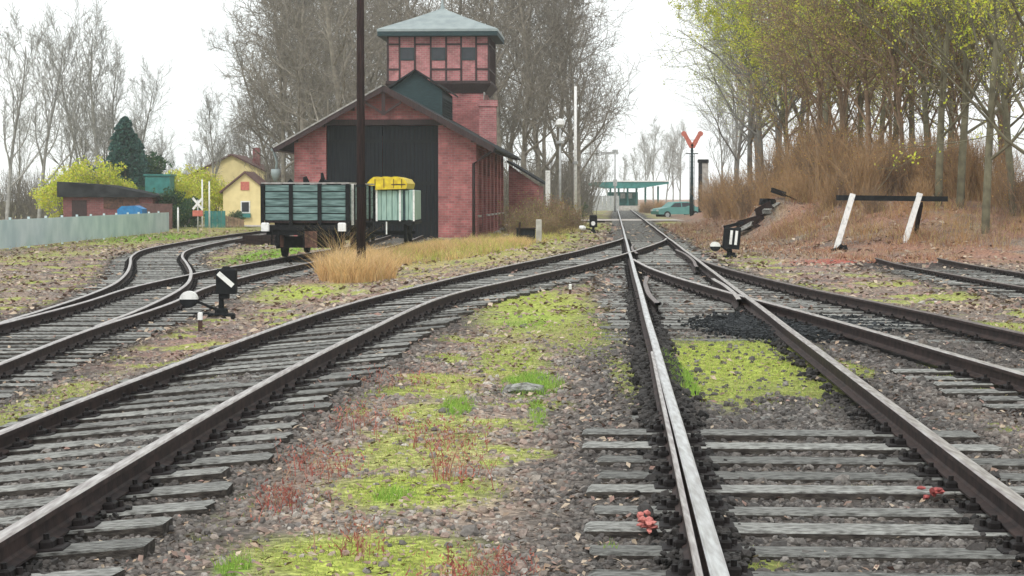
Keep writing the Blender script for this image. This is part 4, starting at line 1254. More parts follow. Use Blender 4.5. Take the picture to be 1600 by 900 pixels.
# ---------------------------------------------------------------- point lanterns
def lantern(px, py, label, style, rz=0.0):
    x, y, z = gp(px, py)
    e = empty('point_lantern', (x, y, z), rz, label, 'point lantern', 'point lanterns with weighted levers')
    b = MB(); b.box(-.22, .22, -.11, .11, -.04, .05, bev=.02); b.box(-.10, .10, -.09, .09, .05, .13, bev=.02); b.build('base', M['iron'], e)
    return e, y / FPX
e, u = lantern(346, 494, 'point lantern with white diagonal stripe beside the left tracks, nearest to the camera', 'arrow')
s_ = MB(); s_.tube([(0, 0, .1), (0, 0, 36 * u)], [.05, .035], 10); s_.build('post', M['iron'], e)
s_ = MB(); s_.box(-7 * u, 24 * u, -.13, .13, 35 * u, 74 * u, bev=.02); s_.box(-3 * u, 12 * u, -.1, .1, 28 * u, 35 * u, bev=.01); head = s_.build('lamp_box', M['iron'], e)
s_ = MB(); s_.bar((-3 * u, -.138, 68 * u), (20 * u, -.138, 48 * u), .01, 7.5 * u, up=(0, 0, 1)); o_ = s_.build('stripe', M['white'], head); o_['label'] = 'white diagonal stripe on the lamp box'
s_ = MB(); s_.tube([(8 * u, 0, 74 * u), (8 * u, 0, 78 * u)], [.09, .05], 10); s_.build('vent_cap', M['iron'], head)
s_ = MB(); s_.tube([(-.02, 0, .10), (-.15, -.05, .14), (-40 * u, -.08, 25 * u)], .022, 8); lev = s_.build('lever', M['iron'], e)
def weight(e, x, y, z, r, th=.10):
    # round counterweight, axis towards the camera: top half white, lower half black
    for a0, mat_, nm in ((0, 'white', 'weight_upper_half'), (PI, 'iron', 'weight_lower_half')):
        m = MB(); n = 14; vs = []
        for yy in (-th / 2, th / 2):
            for i in range(n + 1):
                t = a0 + PI * i / n
                vs.append((math.cos(t) * r, yy, math.sin(t) * r * (.92)))
        fs = [tuple(range(n, -1, -1)), tuple(range(n + 1, 2 * n + 2))] + [(i, i + 1, i + n + 2, i + n + 1) for i in range(n)] + [(n, 0, n + 1, 2 * n + 1)]
        m.add([(v[0] + x, v[1] + y, v[2] + z) for v in vs], fs)
        m.build(nm, M[mat_], e)
weight(e, -49 * u, -.10, 27 * u, 14 * u, .13)
b = MB(); b.tube([(-1.2, .05, .03), (-.2, .0, .05)], .018, 6); b.build('point_rod', M['iron'], e)

e, u = lantern(1143, 402, 'leaning point lantern with two white bars beside the bank, right of the crossing tracks', 'bars')
s_ = MB(); s_.tube([(-3 * u, 0, 0), (-3 * u, 0, 14 * u)], [.09, .06], 10); s_.build('post', M['iron'], e)
s_ = MB(); s_.box(-16 * u, 10 * u, -.16, .16, 13 * u, 46 * u, bev=.04); head = s_.build('lamp_box', M['iron'], e); head.rotation_euler = (0, .10, 0)
for x in (-5, 3):
    s_ = MB(); s_.box((x - 2) * u, (x + 2) * u, -.172, -.162, 20 * u, 42 * u); s_.build('white_bar', M['white'], head)
s_ = MB(); s_.tube([(0, 0, .1), (-14 * u, -.05, 16 * u), (-20 * u, -.06, 18 * u)], .03, 8); s_.build('lever', M['iron'], e)
weight(e, -26 * u, -.08, 17 * u, 8 * u, .14)
s_ = MB(); s_.bar((-12 * u, .02, 47 * u), (20 * u, .2, 54 * u), .05, .08); s_.build('arm', M['iron'], e)

e, u = lantern(927, 364, 'small distant point lantern with white disc on the left of the straight track', 'disc')
s_ = MB(); s_.tube([(0, 0, .1), (0, 0, 10 * u)], [.06, .05], 10); s_.build('post', M['iron'], e)
s_ = MB(); s_.box(-6 * u, 6 * u, -.15, .15, 9 * u, 28 * u, bev=.04); head = s_.build('lamp_box', M['iron'], e)
s_ = MB(); s_.tube([(-.5 * u, -.165, 15 * u), (-.5 * u, -.152, 15 * u)], 3.4 * u, 14); s_.build('white_disc', M['white'], head)
s_ = MB(); s_.tube([(0, 0, .12), (-12 * u, 0, 7 * u)], .03, 6); s_.tube([(0, 0, 17 * u), (18 * u, 0, 17 * u)], .025, 6); s_.build('lever', M['iron'], e)
s_ = MB(); s_.tube([(-12 * u, 0, 7 * u), (-16 * u, 0, 7.6 * u), (-22 * u, 0, 9 * u)], [.08, .13, .07], 10); s_.build('counterweight', M['white'], e)

# short white marker post beside the left lantern
x, y, z = gp(313, 516); u = y / FPX
e = empty('fouling_point_marker', (x, y, z - .05), 0, 'short post with white top in the gravel below the nearest lantern', 'marker post')
m = MB(); m.box(-3.2 * u, 3.2 * u, -.03, .03, 0, 16 * u + .05, bev=.006); m.build('shaft', M['ironbrown'], e)
m = MB(); m.box(-3.6 * u, 3.6 * u, -.034, .034, 16 * u + .052, 28 * u + .05, bev=.01); m.build('white_top', M['white'], e)
x, y, z = gp(891, 458); u = y / FPX
e = empty('track_marker', (x, y, z - .05), 0, 'tiny white marker standing in the mossy strip between the curving and straight tracks', 'marker post')
m = MB(); m.box(-2 * u, 2 * u, -.02, .02, 0, 6 * u + .05); m.build('shaft', M['ironbrown'], e)
m = MB(); m.box(-2.3 * u, 2.3 * u, -.024, .024, 6 * u + .052, 14 * u + .05, bev=.005); m.build('white_top', M['white'], e)

# ---------------------------------------------------------------- buffer stop
bx, by, bz = gp(1305, 389)
bs = empty('buffer_stop', (bx, by, bz - .1), 0, 'buffer stop of two leaning white posts under a long dark beam in dead grass', 'buffer stop')
u = by / FPX
def post_(x0, h0, dx, hgt, dy, nm):
    m = MB(); m.bar((x0, dy, h0), (x0 + dx, dy, h0 + hgt), .14, .17, up=(0, 1, 0)); return m.build('slanted_post', M['white'], bs)
post_(0, .0, 27 * u, 86 * u + .1, 0, 0)
o_ = post_(109 * u, .12, 26 * u, 86 * u, .3, 1)
m = MB(); m.bar((4 * u, .22, 80 * u + .1), (180 * u, .5, 78 * u + .1), .16, .15); m.build('beam', M['iron'], bs)
m = MB(); m.bar((140 * u, .6, 76 * u), (146 * u, 2.2, .2), .12, .12); m.build('rear_strut', M['pole'], bs)
m = MB(); m.bar((-6 * u, -.05, .0), (18 * u, -.05, .12), .22, .2); m.bar((4 * u, -.1, .1), (10 * u, -.1, 12 * u), .12, .1); m.build('foot', M['iron'], bs)
# rails of the stub seen as a dark line along the right edge is track F

# ---------------------------------------------------------------- heaps and small things
def timber(px, py, L, ang, tilt, r, label, mat='pole', Y=None, dz=0):
    x, y, z = at(px, py, Y)
    m = MB(); rr = random.Random(px)
    m.box(-L / 2, L / 2, -r * 1.1, r * 1.1, -r * .62, r * .62, bev=r * .12)
    for i in range(len(m.v)):
        a_, b_, c_ = m.v[i]
        m.v[i] = (a_ + rr.uniform(-.07, .07), b_ + rr.uniform(-.3, .3) * r, c_ + rr.uniform(-.2, .2) * r)
    o = m.build('broken_timber', M[mat]); o.location = (x, y, min(max(z, float(base_z(x, y)) + .05), float(base_z(x, y)) + .22)); o.rotation_euler = (0, -tilt, ang)
    tag(o, label, 'timber', 'broken dark timbers lying on the bank')
    return o
LY = 74
timber(1172, 341, .95, .2, .25, .22, 'thick dark timber, lowest of the pile on the bank behind the leaning lantern', 'pole', LY)
timber(1194, 326, .62, -.2, .55, .24, 'thick dark timber leaning steeply in the middle of the pile on the bank', 'pole', LY + .3)
timber(1199, 315, .45, .4, .0, .2, 'short thick black timber near the top of the pile on the bank', 'iron', LY + .5)
timber(1216, 296, .5, .1, -.3, .12, 'small black timber stub, highest and farthest right on the bank', 'iron', LY + 1)
timber(1160, 335, .5, .5, .2, .11, 'small dark timber at the left end of the pile on the bank', 'iron', LY - .2)
timber(1206, 331, .8, .9, .35, .13, 'grey weathered timber crossing the right side of the pile on the bank', 'sleeper', LY + .2)
timber(1163, 349, .7, -.5, .5, .11, 'grey weathered timber poking out of the left side of the pile on the bank', 'sleeper', LY - .3)
timber(1183, 358, .6, 0, -.4, .09, 'thin dark timber below the pile on the bank', 'pole', LY - .4)
timber(1226, 303, .9, .1, -.4, .03, 'thin dark branch running down right from the pile on the bank', 'pole', LY + .6)
# decayed timber box and pale post by the weeds
x, y, z = gp(823, 378); u = y / FPX
e = empty('derelict_point_box', (x, y, z), .1, 'small black open box in the weeds right of the shed', 'box')
m = MB(); m.box(-15 * u, 12 * u, -.3, -.24, .0, 18 * u); m.box(-15 * u, 12 * u, .24, .3, .0, 20 * u); m.box(10 * u, 12 * u, -.239, .239, 0, 20 * u); m.build('side_board', M['tarboard'], e)
m = MB(); m.box(-16 * u, 13 * u, -.32, .32, 20.2 * u, 22 * u); m.bar((-14 * u, -.28, 0), (-12 * u, -.28, 31 * u), .07, .09); m.build('lid', M['pole'], e)
x, y, z = gp(842, 378)
m = MB(); m.box(-4.5 * u, 4.5 * u, -.09, .09, -.1, 34 * u, bev=.02); o = m.build('stone_post', M['concrete']); o.location = (x, y, z); tag(o, 'pale stone post standing beside the small black box', 'stone post')
rk = random.Random(5)
for i, (px, py, sz) in enumerate([(757, 364, .30), (768, 362, .38), (779, 366, .28), (788, 362, .40), (799, 364, .30), (748, 366, .22), (775, 357, .34), (805, 360, .25), (792, 370, .24), (765, 371, .22), (783, 352, .26)]):
    x, y, z = gp(px, py)
    m = MB(); m.blob((0, 0, 0), (sz, sz * .7, sz * .42), 0, .3, i); o = m.build('rubble_block', M['concrete']); o.location = (x, y, z + sz * .3); o.rotation_euler = (0, 0, rk.uniform(0, 3))
    tag(o, 'pale broken block in the rubble along the right wall of the shed', 'rubble', 'rubble by the shed wall')
# stone between moss patches and reddish rags of leaves by the rail
x, y, z = gp(822, 612)
m = MB(); m.blob((0, 0, 0), (.20, .10, .07), 0, .25, 3); o = m.build('flat_stone', M['concrete']); o.location = (x, y, z + .02); tag(o, 'flat dark stone half sunk beside the bright green tuft', 'stone')
o.data.materials[0] = M['sleeper']
x, y, z = gp(1010, 838)
m = MB()
for i in range(16):
    m.blob((rk.uniform(-.03, .03), rk.uniform(-.1, .16), .02 + rk.uniform(0, .05)), (rk.uniform(.012, .03), rk.uniform(.02, .04), rk.uniform(.008, .02)), 0, .4, i)
o = m.build('litter_scrap', mk('faded_pink_scrap', (.55, .20, .17), (.34, .09, .08), 30, .7)); o.location = (x, y, z + .02); tag(o, 'crumpled faded red scrap beside the bright rail at the bottom', 'litter')
x, y, z = gp(1455, 790)
m = MB()
for i in range(12): m.blob((rk.uniform(-.06, .06), rk.uniform(-.08, .08), .01 + rk.uniform(0, .05)), (rk.uniform(.012, .03), rk.uniform(.02, .03), rk.uniform(.008, .02)), 0, .4, i + 40)
o = m.build('litter_scrap', mk('dull_red_scrap', (.40, .09, .08), (.22, .05, .05), 30, .7)); o.location = (x, y, z + .03); tag(o, 'small dull red scrap on the sleepers at the lower right', 'litter')

# ================================================================ LEFT BACKGROUND
fe = empty('picket_fence', (-18.5, 58, -.35), 0, 'long pale blue grey fence at the left behind the siding', 'fence')
yy = 0.0; k = 0
while yy < 54:
    x_ = -.30 * yy / 54
    p_ = MB()
    y_ = yy
    while y_ < yy + 2.9:
        xx = -.30 * y_ / 54
        p_.box(xx + .03, xx + .055, y_, y_ + .115, .08, 1.12 + .0); y_ += .125
    p_.build('picket_panel', M['fencewhite'], fe)
    q_ = MB(); q_.box(x_ - .06, x_ + .028, yy - .05, yy + .05, 0, 1.2); q_.build('post', M['fencewhite'], fe)
    q_ = MB()
    for z_ in (.3, .9): q_.box(x_ - .05 + .03, x_ + .028, yy + .05, yy + 2.95, z_, z_ + .08)
    q_.build('fence_rail', M['fencewhite'], fe)
    yy += 3.0
def gable_house(name, loc, w_, l_, eave, apex, mw, mr, label, cat, win=True, ov=.3, rz=0.0):
    e = empty(name, loc, rz, label, cat)
    m = MB(); m.prism([(-w_ / 2, 0), (w_ / 2, 0), (w_ / 2, eave), (0, apex), (-w_ / 2, eave)], 0, l_); m.build('wall', mw, e)
    m = MB(); s = (apex - eave) / (w_ / 2)
    slab(0, w_ / 2 + ov, -ov, l_ + ov, apex + .16, s, .13, 0, m); slab(-.001, -w_ / 2 - ov, -ov, l_ + ov, apex + .16, s, .13, 0, m)
    r_ = m.build('roof', mr, e)
    return e, r_
hx = at(383, 330, 140)
hz = -.4
h1, r1 = gable_house('cottage', (hx[0], 140, hz), 3.0, 5, at(0, 299, 140)[2] - hz, at(0, 271, 140)[2] - hz, M['cream'], M['rooftile'], 'small cream yellow gabled house at the left behind the goods wagon', 'house', ov=.22)
u = 140 / FPX
f = MB(); f.box(-6 * u - .03, 6 * u + .03, -.05, -.005, at(0, 296, 140)[2] - hz - .05, at(0, 284, 140)[2] - hz); f.build('gable_window', M['red'], h1)
f = MB(); f.box(-7 * u, 8 * u, -.05, -.005, at(0, 333, 140)[2] - hz, at(0, 314, 140)[2] - hz); wf = f.build('window', M['white'], h1)
f = MB(); f.box(-5 * u, 6 * u, -.07, -.052, at(0, 331, 140)[2] - hz, at(0, 316, 140)[2] - hz); f.build('pane', M['glass'], wf)
f = MB(); f.box(-8 * u, 9 * u, -.25, -.06, at(0, 340, 140)[2] - hz, at(0, 333, 140)[2] - hz - .02); f.build('window_box', M['teal'], h1)
hx = at(362, 330, 172)
h2, r2 = gable_house('villa', (hx[0], 172, -.4), 7.0, 9, at(0, 275, 172)[2] + .4, at(0, 243, 172)[2] + .4, M['cream'], M['rooftile'], 'larger yellow house with brown roof, half hidden behind the small one', 'house', ov=.3, rz=PI * .5 * 0)
for x in (-1.8, .2, 2.0):
    f = MB(); f.box(x - .4, x + .4, -.05, -.005, 1.9, 2.9); wf = f.build('window', M['white'], h2)
    f = MB(); f.box(x - .33, x + .33, -.07, -.052, 1.97, 2.83); f.build('pane', M['glass'], wf)
f = MB(); f.box(1.4, 2.0, 3, 3.6, 4, 6.2); f.build('chimney', M['brick'], r2)
# low brick outbuilding with flat sagging roof
bx_ = at(180, 335, 126)
o1 = empty('brick_outbuilding', (bx_[0], 126, -.4), 0, 'low dark red brick outbuilding with grey roof behind the pale fence', 'outbuilding')
m = MB(); m.box(-3.2, 2.3, 0, 4, 0, 2.0); m.build('wall', M['brickdark'], o1)
m = MB(); m.prism([(-3.5, 2.0), (2.6, 2.0), (2.6, 2.1), (-.6, 2.75), (-3.5, 2.95)], -.3, 4.3); m.build('roof', M['roofdark'], o1)
for x in (-2.2,):
    f = MB(); f.box(x - .45, x + .45, -.04, -.004, .5, 1.8); wf = f.build('door', M['timber_dark'], o1)
m = MB(); m.box(-.7, 1.5, -.05, -.004, 1.3, 2.1); m.build('lean_board', M['ironbrown'], o1)
x, y, z = at(203, 335, 121)
m = MB(); m.prism([(-.75, 0), (.75, 0), (.72, 1.25), (.3, 1.45), (-.5, 1.42), (-.76, 1.2)], 0, 1.6); o = m.build('tarpaulin_stack', M['blue']); o.location = (x, 121, -.35); tag(o, 'stack under a bright blue tarpaulin behind the pale fence', 'tarpaulin stack')
m = MB(); m.box(-1.1, 1.1, 0, .1, 0, 1.55); m.box(-1.1, -1.0, .1, .5, 0, 1.5); o = m.build('board_hoarding', M['rooftile']); o.location = (x + .9, 124, -.35); tag(o, 'reddish board hoarding right of the blue tarpaulin', 'hoarding')
m = MB(); m.box(-.8, .8, 0, 2, 0, 3.3); m.box(-.9, .9, -.1, 2.1, 3.3, 3.4); o = m.build('garden_hut', M['teal']); x = at(246, 300, 134)[0]; o.location = (x, 134, -.3); tag(o, 'narrow teal garden hut between the dark conifer and the yellow shrub', 'hut')
# level crossing sign with cross
sp, s_h = pole('level_crossing_sign', 309, 312, 118, .04, .04, 'white and red level crossing cross at the left beside the road', 'road sign', M['greypost'])
m = MB(); m.bar((-.28, -.06, s_h - .55), (.28, -.06, s_h + .10), .03, .13); wc = m.build('cross_arm', M['white'], sp)
m = MB(); m.bar((.28, -.10, s_h - .55), (-.28, -.10, s_h + .10), .03, .13); m.build('cross_arm', M['white'], sp)
m = MB(); m.box(-.3, .3, -.09, -.05, s_h - .95, s_h - .62, bev=.02); m.build('red_plate', M['red'], sp)
for px, top, Y, lb_ in ((316, 281, 128, 'thin white pole just right of the level crossing sign'), (327, 284, 130, 'thin white pole left of the small yellow house'), (278, 325, 112, 'short white post at the end of the pale fence')):
    e, hh = pole('slim_pole', px, top, Y, .06, .045, lb_, 'pole', M['white'])
    m = MB(); m.tube([(0, 0, hh), (0, 0, hh + .06)], [.05, .02], 8); m.build('cap', M['greypost'], e)
m = MB()
for i in range(5):
    m.box(i * .27, i * .27 + .25, 0, .03, 0, 1.1)
m.box(0, 1.33, .031, .08, .3, .4); o = m.build('teal_board_fence', M['teal']); x = at(318, 300, 128)[0]; o.location = (x - .4, 131, -.38); tag(o, 'dark teal board fence behind the level crossing sign', 'fence')
m = MB()
for i in range(7): m.box(i * .22, i * .22 + .2, 0, .03, 0, .85 - .05 * i)
m.box(0, 1.5, .031, .08, .3, .4); o = m.build('wooden_board_fence', M['timber_dark']); x = at(346, 300, 133)[0]; o.location = (x, 132.5, -.38); tag(o, 'brown board fence in front of the small yellow house', 'fence')
o.data.materials[0] = M['barkbrown']
# iron heap / dark sleepers pile left of the goods wagon
m = MB()
for i in range(6): m.box(-1.1 + .1 * i, 1.0 - .08 * i, .25 * (i % 3), .25 * (i % 3) + .22, .2 * (i // 3), .2 * (i // 3) + .18)
x, y, z = gp(400, 384); o = m.build('sleeper_stack', M['pole']); o.location = (x, y + 2, z); o.rotation_euler = (0, 0, .1); tag(o, 'low stack of old dark sleepers left of the goods wagon', 'sleeper stack')

# ================================================================ STATION BEYOND
SYY = 250.0
def sxx(px): return at(px, 300, SYY)[0]
def szz(py): return at(0, py, SYY)[2]
sc = sxx(980)
stn = empty('station_canopy', (sc, SYY, 0), 0, 'far station platform canopy with flat teal roof on posts', 'platform canopy')
m = MB(); a_, b_ = sxx(918) - sc, sxx(1045) - sc
m.prism([(a_, szz(289)), (a_ + 2.5, szz(294)), (sxx(1000) - sc, szz(294)), (b_, szz(287)), (b_, szz(282.5)), (a_ + 1, szz(284.5)), (a_, szz(287))], 0, 9); m.build('roof', M['teal'], stn)
m = MB(); m.box(a_ + .5, b_ + .0, -.1, -.01, szz(284), szz(282)); m.build('fascia', M['white'], stn)
for px in (955, 968, 982, 996, 1010, 1030):
    m = MB(); m.cyl((sxx(px) - sc, 2, 0), (sxx(px) - sc, 2, szz(291)), .12, 8); m.build('column', M['teal'], stn)
m = MB(); m.box(sxx(953) - sc, sxx(1000) - sc, 4, 7, .5, szz(300)); kk_ = m.build('kiosk_wall', M['teal'], stn)
for px in (966, 976, 987):
    m = MB(); m.box(sxx(px) - sc - .3, sxx(px) - sc + .3, 3.95, 3.99, szz(310), szz(302)); m.build('window', M['white'], kk_)
m = MB(); m.box(sxx(905) - sc, sxx(1000) - sc, -3, 9, 0, .55); m.build('platform', M['concrete'], stn)
m = MB()
for k in range(9): m.box(sxx(905) + k * .5, sxx(905) + k * .5 + .46, SYY - 8, SYY - 7.9, 0, szz(306))
for k in range(4): m.box(sxx(905) + k * 1.4 - .04, sxx(905) + k * 1.4 + .06, SYY - 8.12, SYY - 8.01, 0, szz(304))
o = m.build('noise_barrier', M['greypost']); tag(o, 'pale blue barrier panels left of the far station', 'barrier')
for k, (px, py, w_) in enumerate(((905, 318, 1.2), )):
    pass
bush_c = at(905, 325, 150)
# car by the signal
def car(px, py, Y, rz, label):
    x, _, _ = at(px, py, Y)
    e = empty('parked_car', (x, Y, float(base_z(x, Y)) - .22), rz, label, 'car')
    body = [(-2.0, .35), (-2.05, .62), (-1.85, .82), (-1.1, .92), (-.55, 1.36), (.75, 1.40), (1.35, .98), (1.95, .88), (2.05, .6), (2.0, .35)]
    m = MB(); m.prism(body, -.80, .80); 
    for i in range(len(m.v)):
        vx, vy, vz = m.v[i]
        if vz > 1.1: m.v[i] = (vx, vy * .8, vz)
    m.build('body', M['palecar'], e)
    m = MB()
    for s in (-1, 1):
        y_ = s * .80
        for poly in ([(-.98, .95), (-.52, 1.28), (.02, 1.31), (.02, .95)], [(.10, .95), (.10, 1.31), (.70, 1.32), (1.15, .98)]):
            vs = [(p, (y_ * (1 - (q - .92) * .42) + s * .012), q) for p, q in poly]
            m.add(vs, [(0, 1, 2, 3)])
    m.build('side_window', M['glass'], e)
    for xx in (-1.25, 1.3):
        for s in (-1, 1):
            t_ = MB(); t_.cyl((xx, s * .62, .31), (xx, s * .83, .31), .31, 18); w_ = t_.build('wheel', M['rubber'], e)
            t_ = MB(); t_.cyl((xx, s * .831, .31), (xx, s * .845, .31), .18, 12); t_.build('rim', M['greypost'], w_)
    for s in (-1, 1):
        t_ = MB(); t_.box(-2.07, -2.03, s * .6 - .15, s * .6 + .15, .6, .74); t_.build('headlight', M['white'], e)
        t_ = MB(); t_.box(2.03, 2.07, s * .6 - .13, s * .6 + .13, .6, .74); t_.build('tail_light', M['red'], e)
    return e
M['palecar'] = mk('pale_teal_car_paint', (.13, .34, .31), (.10, .28, .26), 2, .4, spec=.4)
car(1058, 330, 170, .35, 'pale teal parked car on the bank edge left of the red signal post')

# ================================================================ TREES
def grow(seed, h, r0, lean=0.0, levels=((14, .42, .9), (6, .5, .8), (5, .55, .8), (4, .6, .8)), base=.25, up=.35, fork=0, flat=1.0):
    """skeleton: list per level of (points, radii); level 0 the trunk(s)"""
    rg = np.random.default_rng(seed)
    out = [[] for _ in range(len(levels) + 1)]
    def line(p, d, L, r, k, wob, upt):
        pts = [p]; rad = [r]
        d = d / np.linalg.norm(d)
        for i in range(k):
            d = d + rg.normal(0, wob, 3) + np.array([0, 0, upt])
            d = d / np.linalg.norm(d)
            pts.append(pts[-1] + d * L / k); rad.append(r * (1 - .80 * (i + 1) / k))
        return np.array(pts), np.array(rad)
    def rec(p, d, L, r, lv):
        k = (9, 5, 4, 3, 2, 2)[lv]
        pts, rad = line(p, d, L, r, k, (.05, .13, .17, .2, .22, .2)[lv], (0.01, up * .22, up * .16, up * .12, .05, 0)[lv])
        out[lv].append((pts, rad))
        if lv >= len(levels): return
        n, lr, ang = levels[lv]
        t0 = base if lv == 0 else .22
        for i in range(n):
            t = t0 + (1 - t0) * (i + rg.random()) / n
            t = min(t, .98)
            q = t * k; a = int(q); f = q - a
            pp = pts[a] * (1 - f) + pts[min(a + 1, k)] * f
            rr = (rad[a] * (1 - f) + rad[min(a + 1, k)] * f)
            dd = pts[min(a + 1, k)] - pts[a]; dd = dd / np.linalg.norm(dd)
            az = rg.uniform(0, 2 * PI)
            u = np.cross(dd, [0.3, 0.2, 1.0 if abs(dd[2]) < .9 else 0.0]); u /= np.linalg.norm(u)
            v = np.cross(dd, u)
            A = ang * rg.uniform(.65, 1.25)
            nd = dd * math.cos(A) + (u * math.cos(az) + v * math.sin(az)) * math.sin(A)
            nd[2] = nd[2] * flat + (0 if lv else .0)
            LL = L * lr * rg.uniform(.65, 1.2) * (1.15 - .65 * t if lv == 0 else 1.0)
            rec(pp, nd, LL, max(rr * rg.uniform(.45, .7), .006), lv + 1)
    stems = max(1, fork)
    for s in range(stems):
        d = np.array([lean + (rg.normal(0, .16) if fork else 0), rg.normal(0, .10) if fork else 0, 1.0])
        rec(np.array([rg.normal(0, .12) if fork else 0, rg.normal(0, .12) if fork else 0, 0.0]), d, h * rg.uniform(.8, 1) if fork else h, r0 * (.6 if fork else 1), 0)
    return out
def tubes(lines, sides, rmin):
    """many polylines of equal length into one vertex and face array"""
    P = np.stack([l[0] for l in lines]); R = np.maximum(np.stack([l[1] for l in lines]), rmin)
    N, k, _ = P.shape
    d = P[:, -1] - P[:, 0]; d /= np.linalg.norm(d, axis=1)[:, None] + 1e-9
    ref = np.where(np.abs(d[:, 2:3]) > .9, np.array([[1., 0, 0]]), np.array([[0, 0, 1.]]))
    u = np.cross(d, ref); u /= np.linalg.norm(u, axis=1)[:, None]
    v = np.cross(d, u)
    a = np.arange(sides) * 2 * PI / sides
    ring = u[:, None, None] * np.cos(a)[None, None, :, None] + v[:, None, None] * np.sin(a)[None, None, :, None]
    V = P[:, :, None, :] + ring * R[:, :, None, None]
    idx = np.arange(N * k * sides).reshape(N, k, sides)
    A = idx[:, :-1]; B = idx[:, 1:]
    F = np.stack([A, np.roll(A, -1, 2), np.roll(B, -1, 2), B], -1).reshape(-1, 4)
    return V.reshape(-1, 3), F
def cat(parts):
    b = 0; VV, FF = [], []
    for V, F in parts:
        VV.append(V); FF.append(F + b); b += len(V)
    return np.concatenate(VV), np.concatenate(FF)
def tree(name, seed, label, category, bark, h, r0, rmin=.014, leaves=None, group=None, trunk_levels=2, twigmat=None, **kw):
    sk = grow(seed, h, r0, **kw)
    e = empty(name, (0, 0, 0), 0, label, category, group)
    sides = (9, 6, 4, 3, 3, 3)
    tp = [tubes(sk[i], sides[i], rmin) for i in range(trunk_levels)]
    V, F = cat(tp)
    np_mesh('trunk', V, F, bark, e, smooth=True)
    tp = [tubes(sk[i], sides[i], rmin) for i in range(trunk_levels, len(sk))]
    V, F = cat(tp)
    np_mesh('crown', V, F, twigmat or bark, e)
    if leaves:
        num, size, pal, zmin = leaves
        tips = np.concatenate([l[0][1:] for l in sk[-1]] + [l[0][1:] for l in sk[-2]])
        tips = tips[tips[:, 2] > zmin * h]
        rg = np.random.default_rng(seed + 5)
        # leaves sit in clumps: some limbs are in leaf earlier than others
        cl = fbm(tips[:, 0] + 30, tips[:, 2] + tips[:, 1] * .5, 1.6, seed, 3)
        pr = ss((cl - .40) / .2) + .06; pr /= pr.sum()
        q = rg.choice(len(tips), num, p=pr)
        P = tips[q] + rg.normal(0, .09, (num, 3))
        s = size * rg.uniform(.5, 1.4, num)
        a1 = rg.normal(0, 1, (num, 3)); a1 /= np.linalg.norm(a1, axis=1)[:, None]
        a2 = np.cross(a1, rg.normal(0, 1, (num, 3))); a2 /= np.linalg.norm(a2, axis=1)[:, None]
        V = np.stack([P - a1 * s[:, None], P - a2 * s[:, None] * .6, P + a1 * s[:, None], P + a2 * s[:, None] * .6], 1).reshape(-1, 3)
        c = np.array(pal)[rg.integers(0, len(pal), num)] * rg.uniform(.75, 1.25, (num, 1))
        np_mesh('foliage', V, np.arange(num * 4).reshape(-1, 4), M['hedge'], e, col=np.repeat(c, 4, 0))
    return e
def put(src, first, px, Y, sc, rz, label=None, group=None, z=None, cat_=None):
    x = at(px, 300, Y)[0]
    zz = float(base_z(x, Y)) - .1 if z is None else z
    if first[0] is src and not first[1].get(src.name):
        first[1][src.name] = 1
    used = src.get('used', 0)
    if not used:
        src['used'] = 1; o = src
        o.location = (x, Y, zz); o.rotation_euler = (0, 0, rz); o.scale = (sc, sc, sc)
    else:
        o = copy_tree(src, None, (x, Y, zz), rz, sc)
    if label: o['label'] = label
    if group: o['group'] = group
    if cat_: o['category'] = cat_
    return o
FST = [None, {}]
YG = [[.58, .66, .06], [.68, .72, .10], [.46, .58, .07], [.70, .64, .10]]
OLV = [[.46, .48, .11], [.56, .50, .13], [.36, .42, .09], [.54, .40, .16]]
big = [tree('bare_tree', 100 + i, '', 'tree', M['barkfar'], 21 + i, .25, .015, None, levels=((19, .30, .9), (7, .52, .8), (5, .52, .85), (4, .6, .85)), base=.16, up=.5) for i in range(4)]
WL = 'tall bare grey brown tree of the wood behind the engine shed'
WG = 'bare trees of the wood behind the shed'
r = random.Random(3)
spots = [(440, 158), (462, 168), (478, 146), (486, 180), (490, 152), (512, 170), (535, 140), (548, 185), (575, 158), (600, 175), (625, 190), (650, 150), (690, 195), (715, 165), (742, 182),
         (780, 150), (800, 176), (824, 150), (845, 170), (868, 156), (888, 178), (476, 200), (520, 205), (590, 210), (660, 215), (770, 205), (850, 210)]
for i, (px, Y) in enumerate(spots):
    put(big[i % 4], FST, px, Y, r.uniform(.85, 1.08), r.uniform(0, 6.28), WL, WG)
put(big[0], FST, 905, 150, .82, 1.0, 'bare tree with spreading limbs at the right edge of the wood, over the pale mast', 'bare trees at the right edge of the wood')
put(big[2], FST, 425, 168, .66, 2.2, 'lower bare tree at the left edge of the wood, its twigs spreading over the sky', 'bare trees at the left edge of the wood')
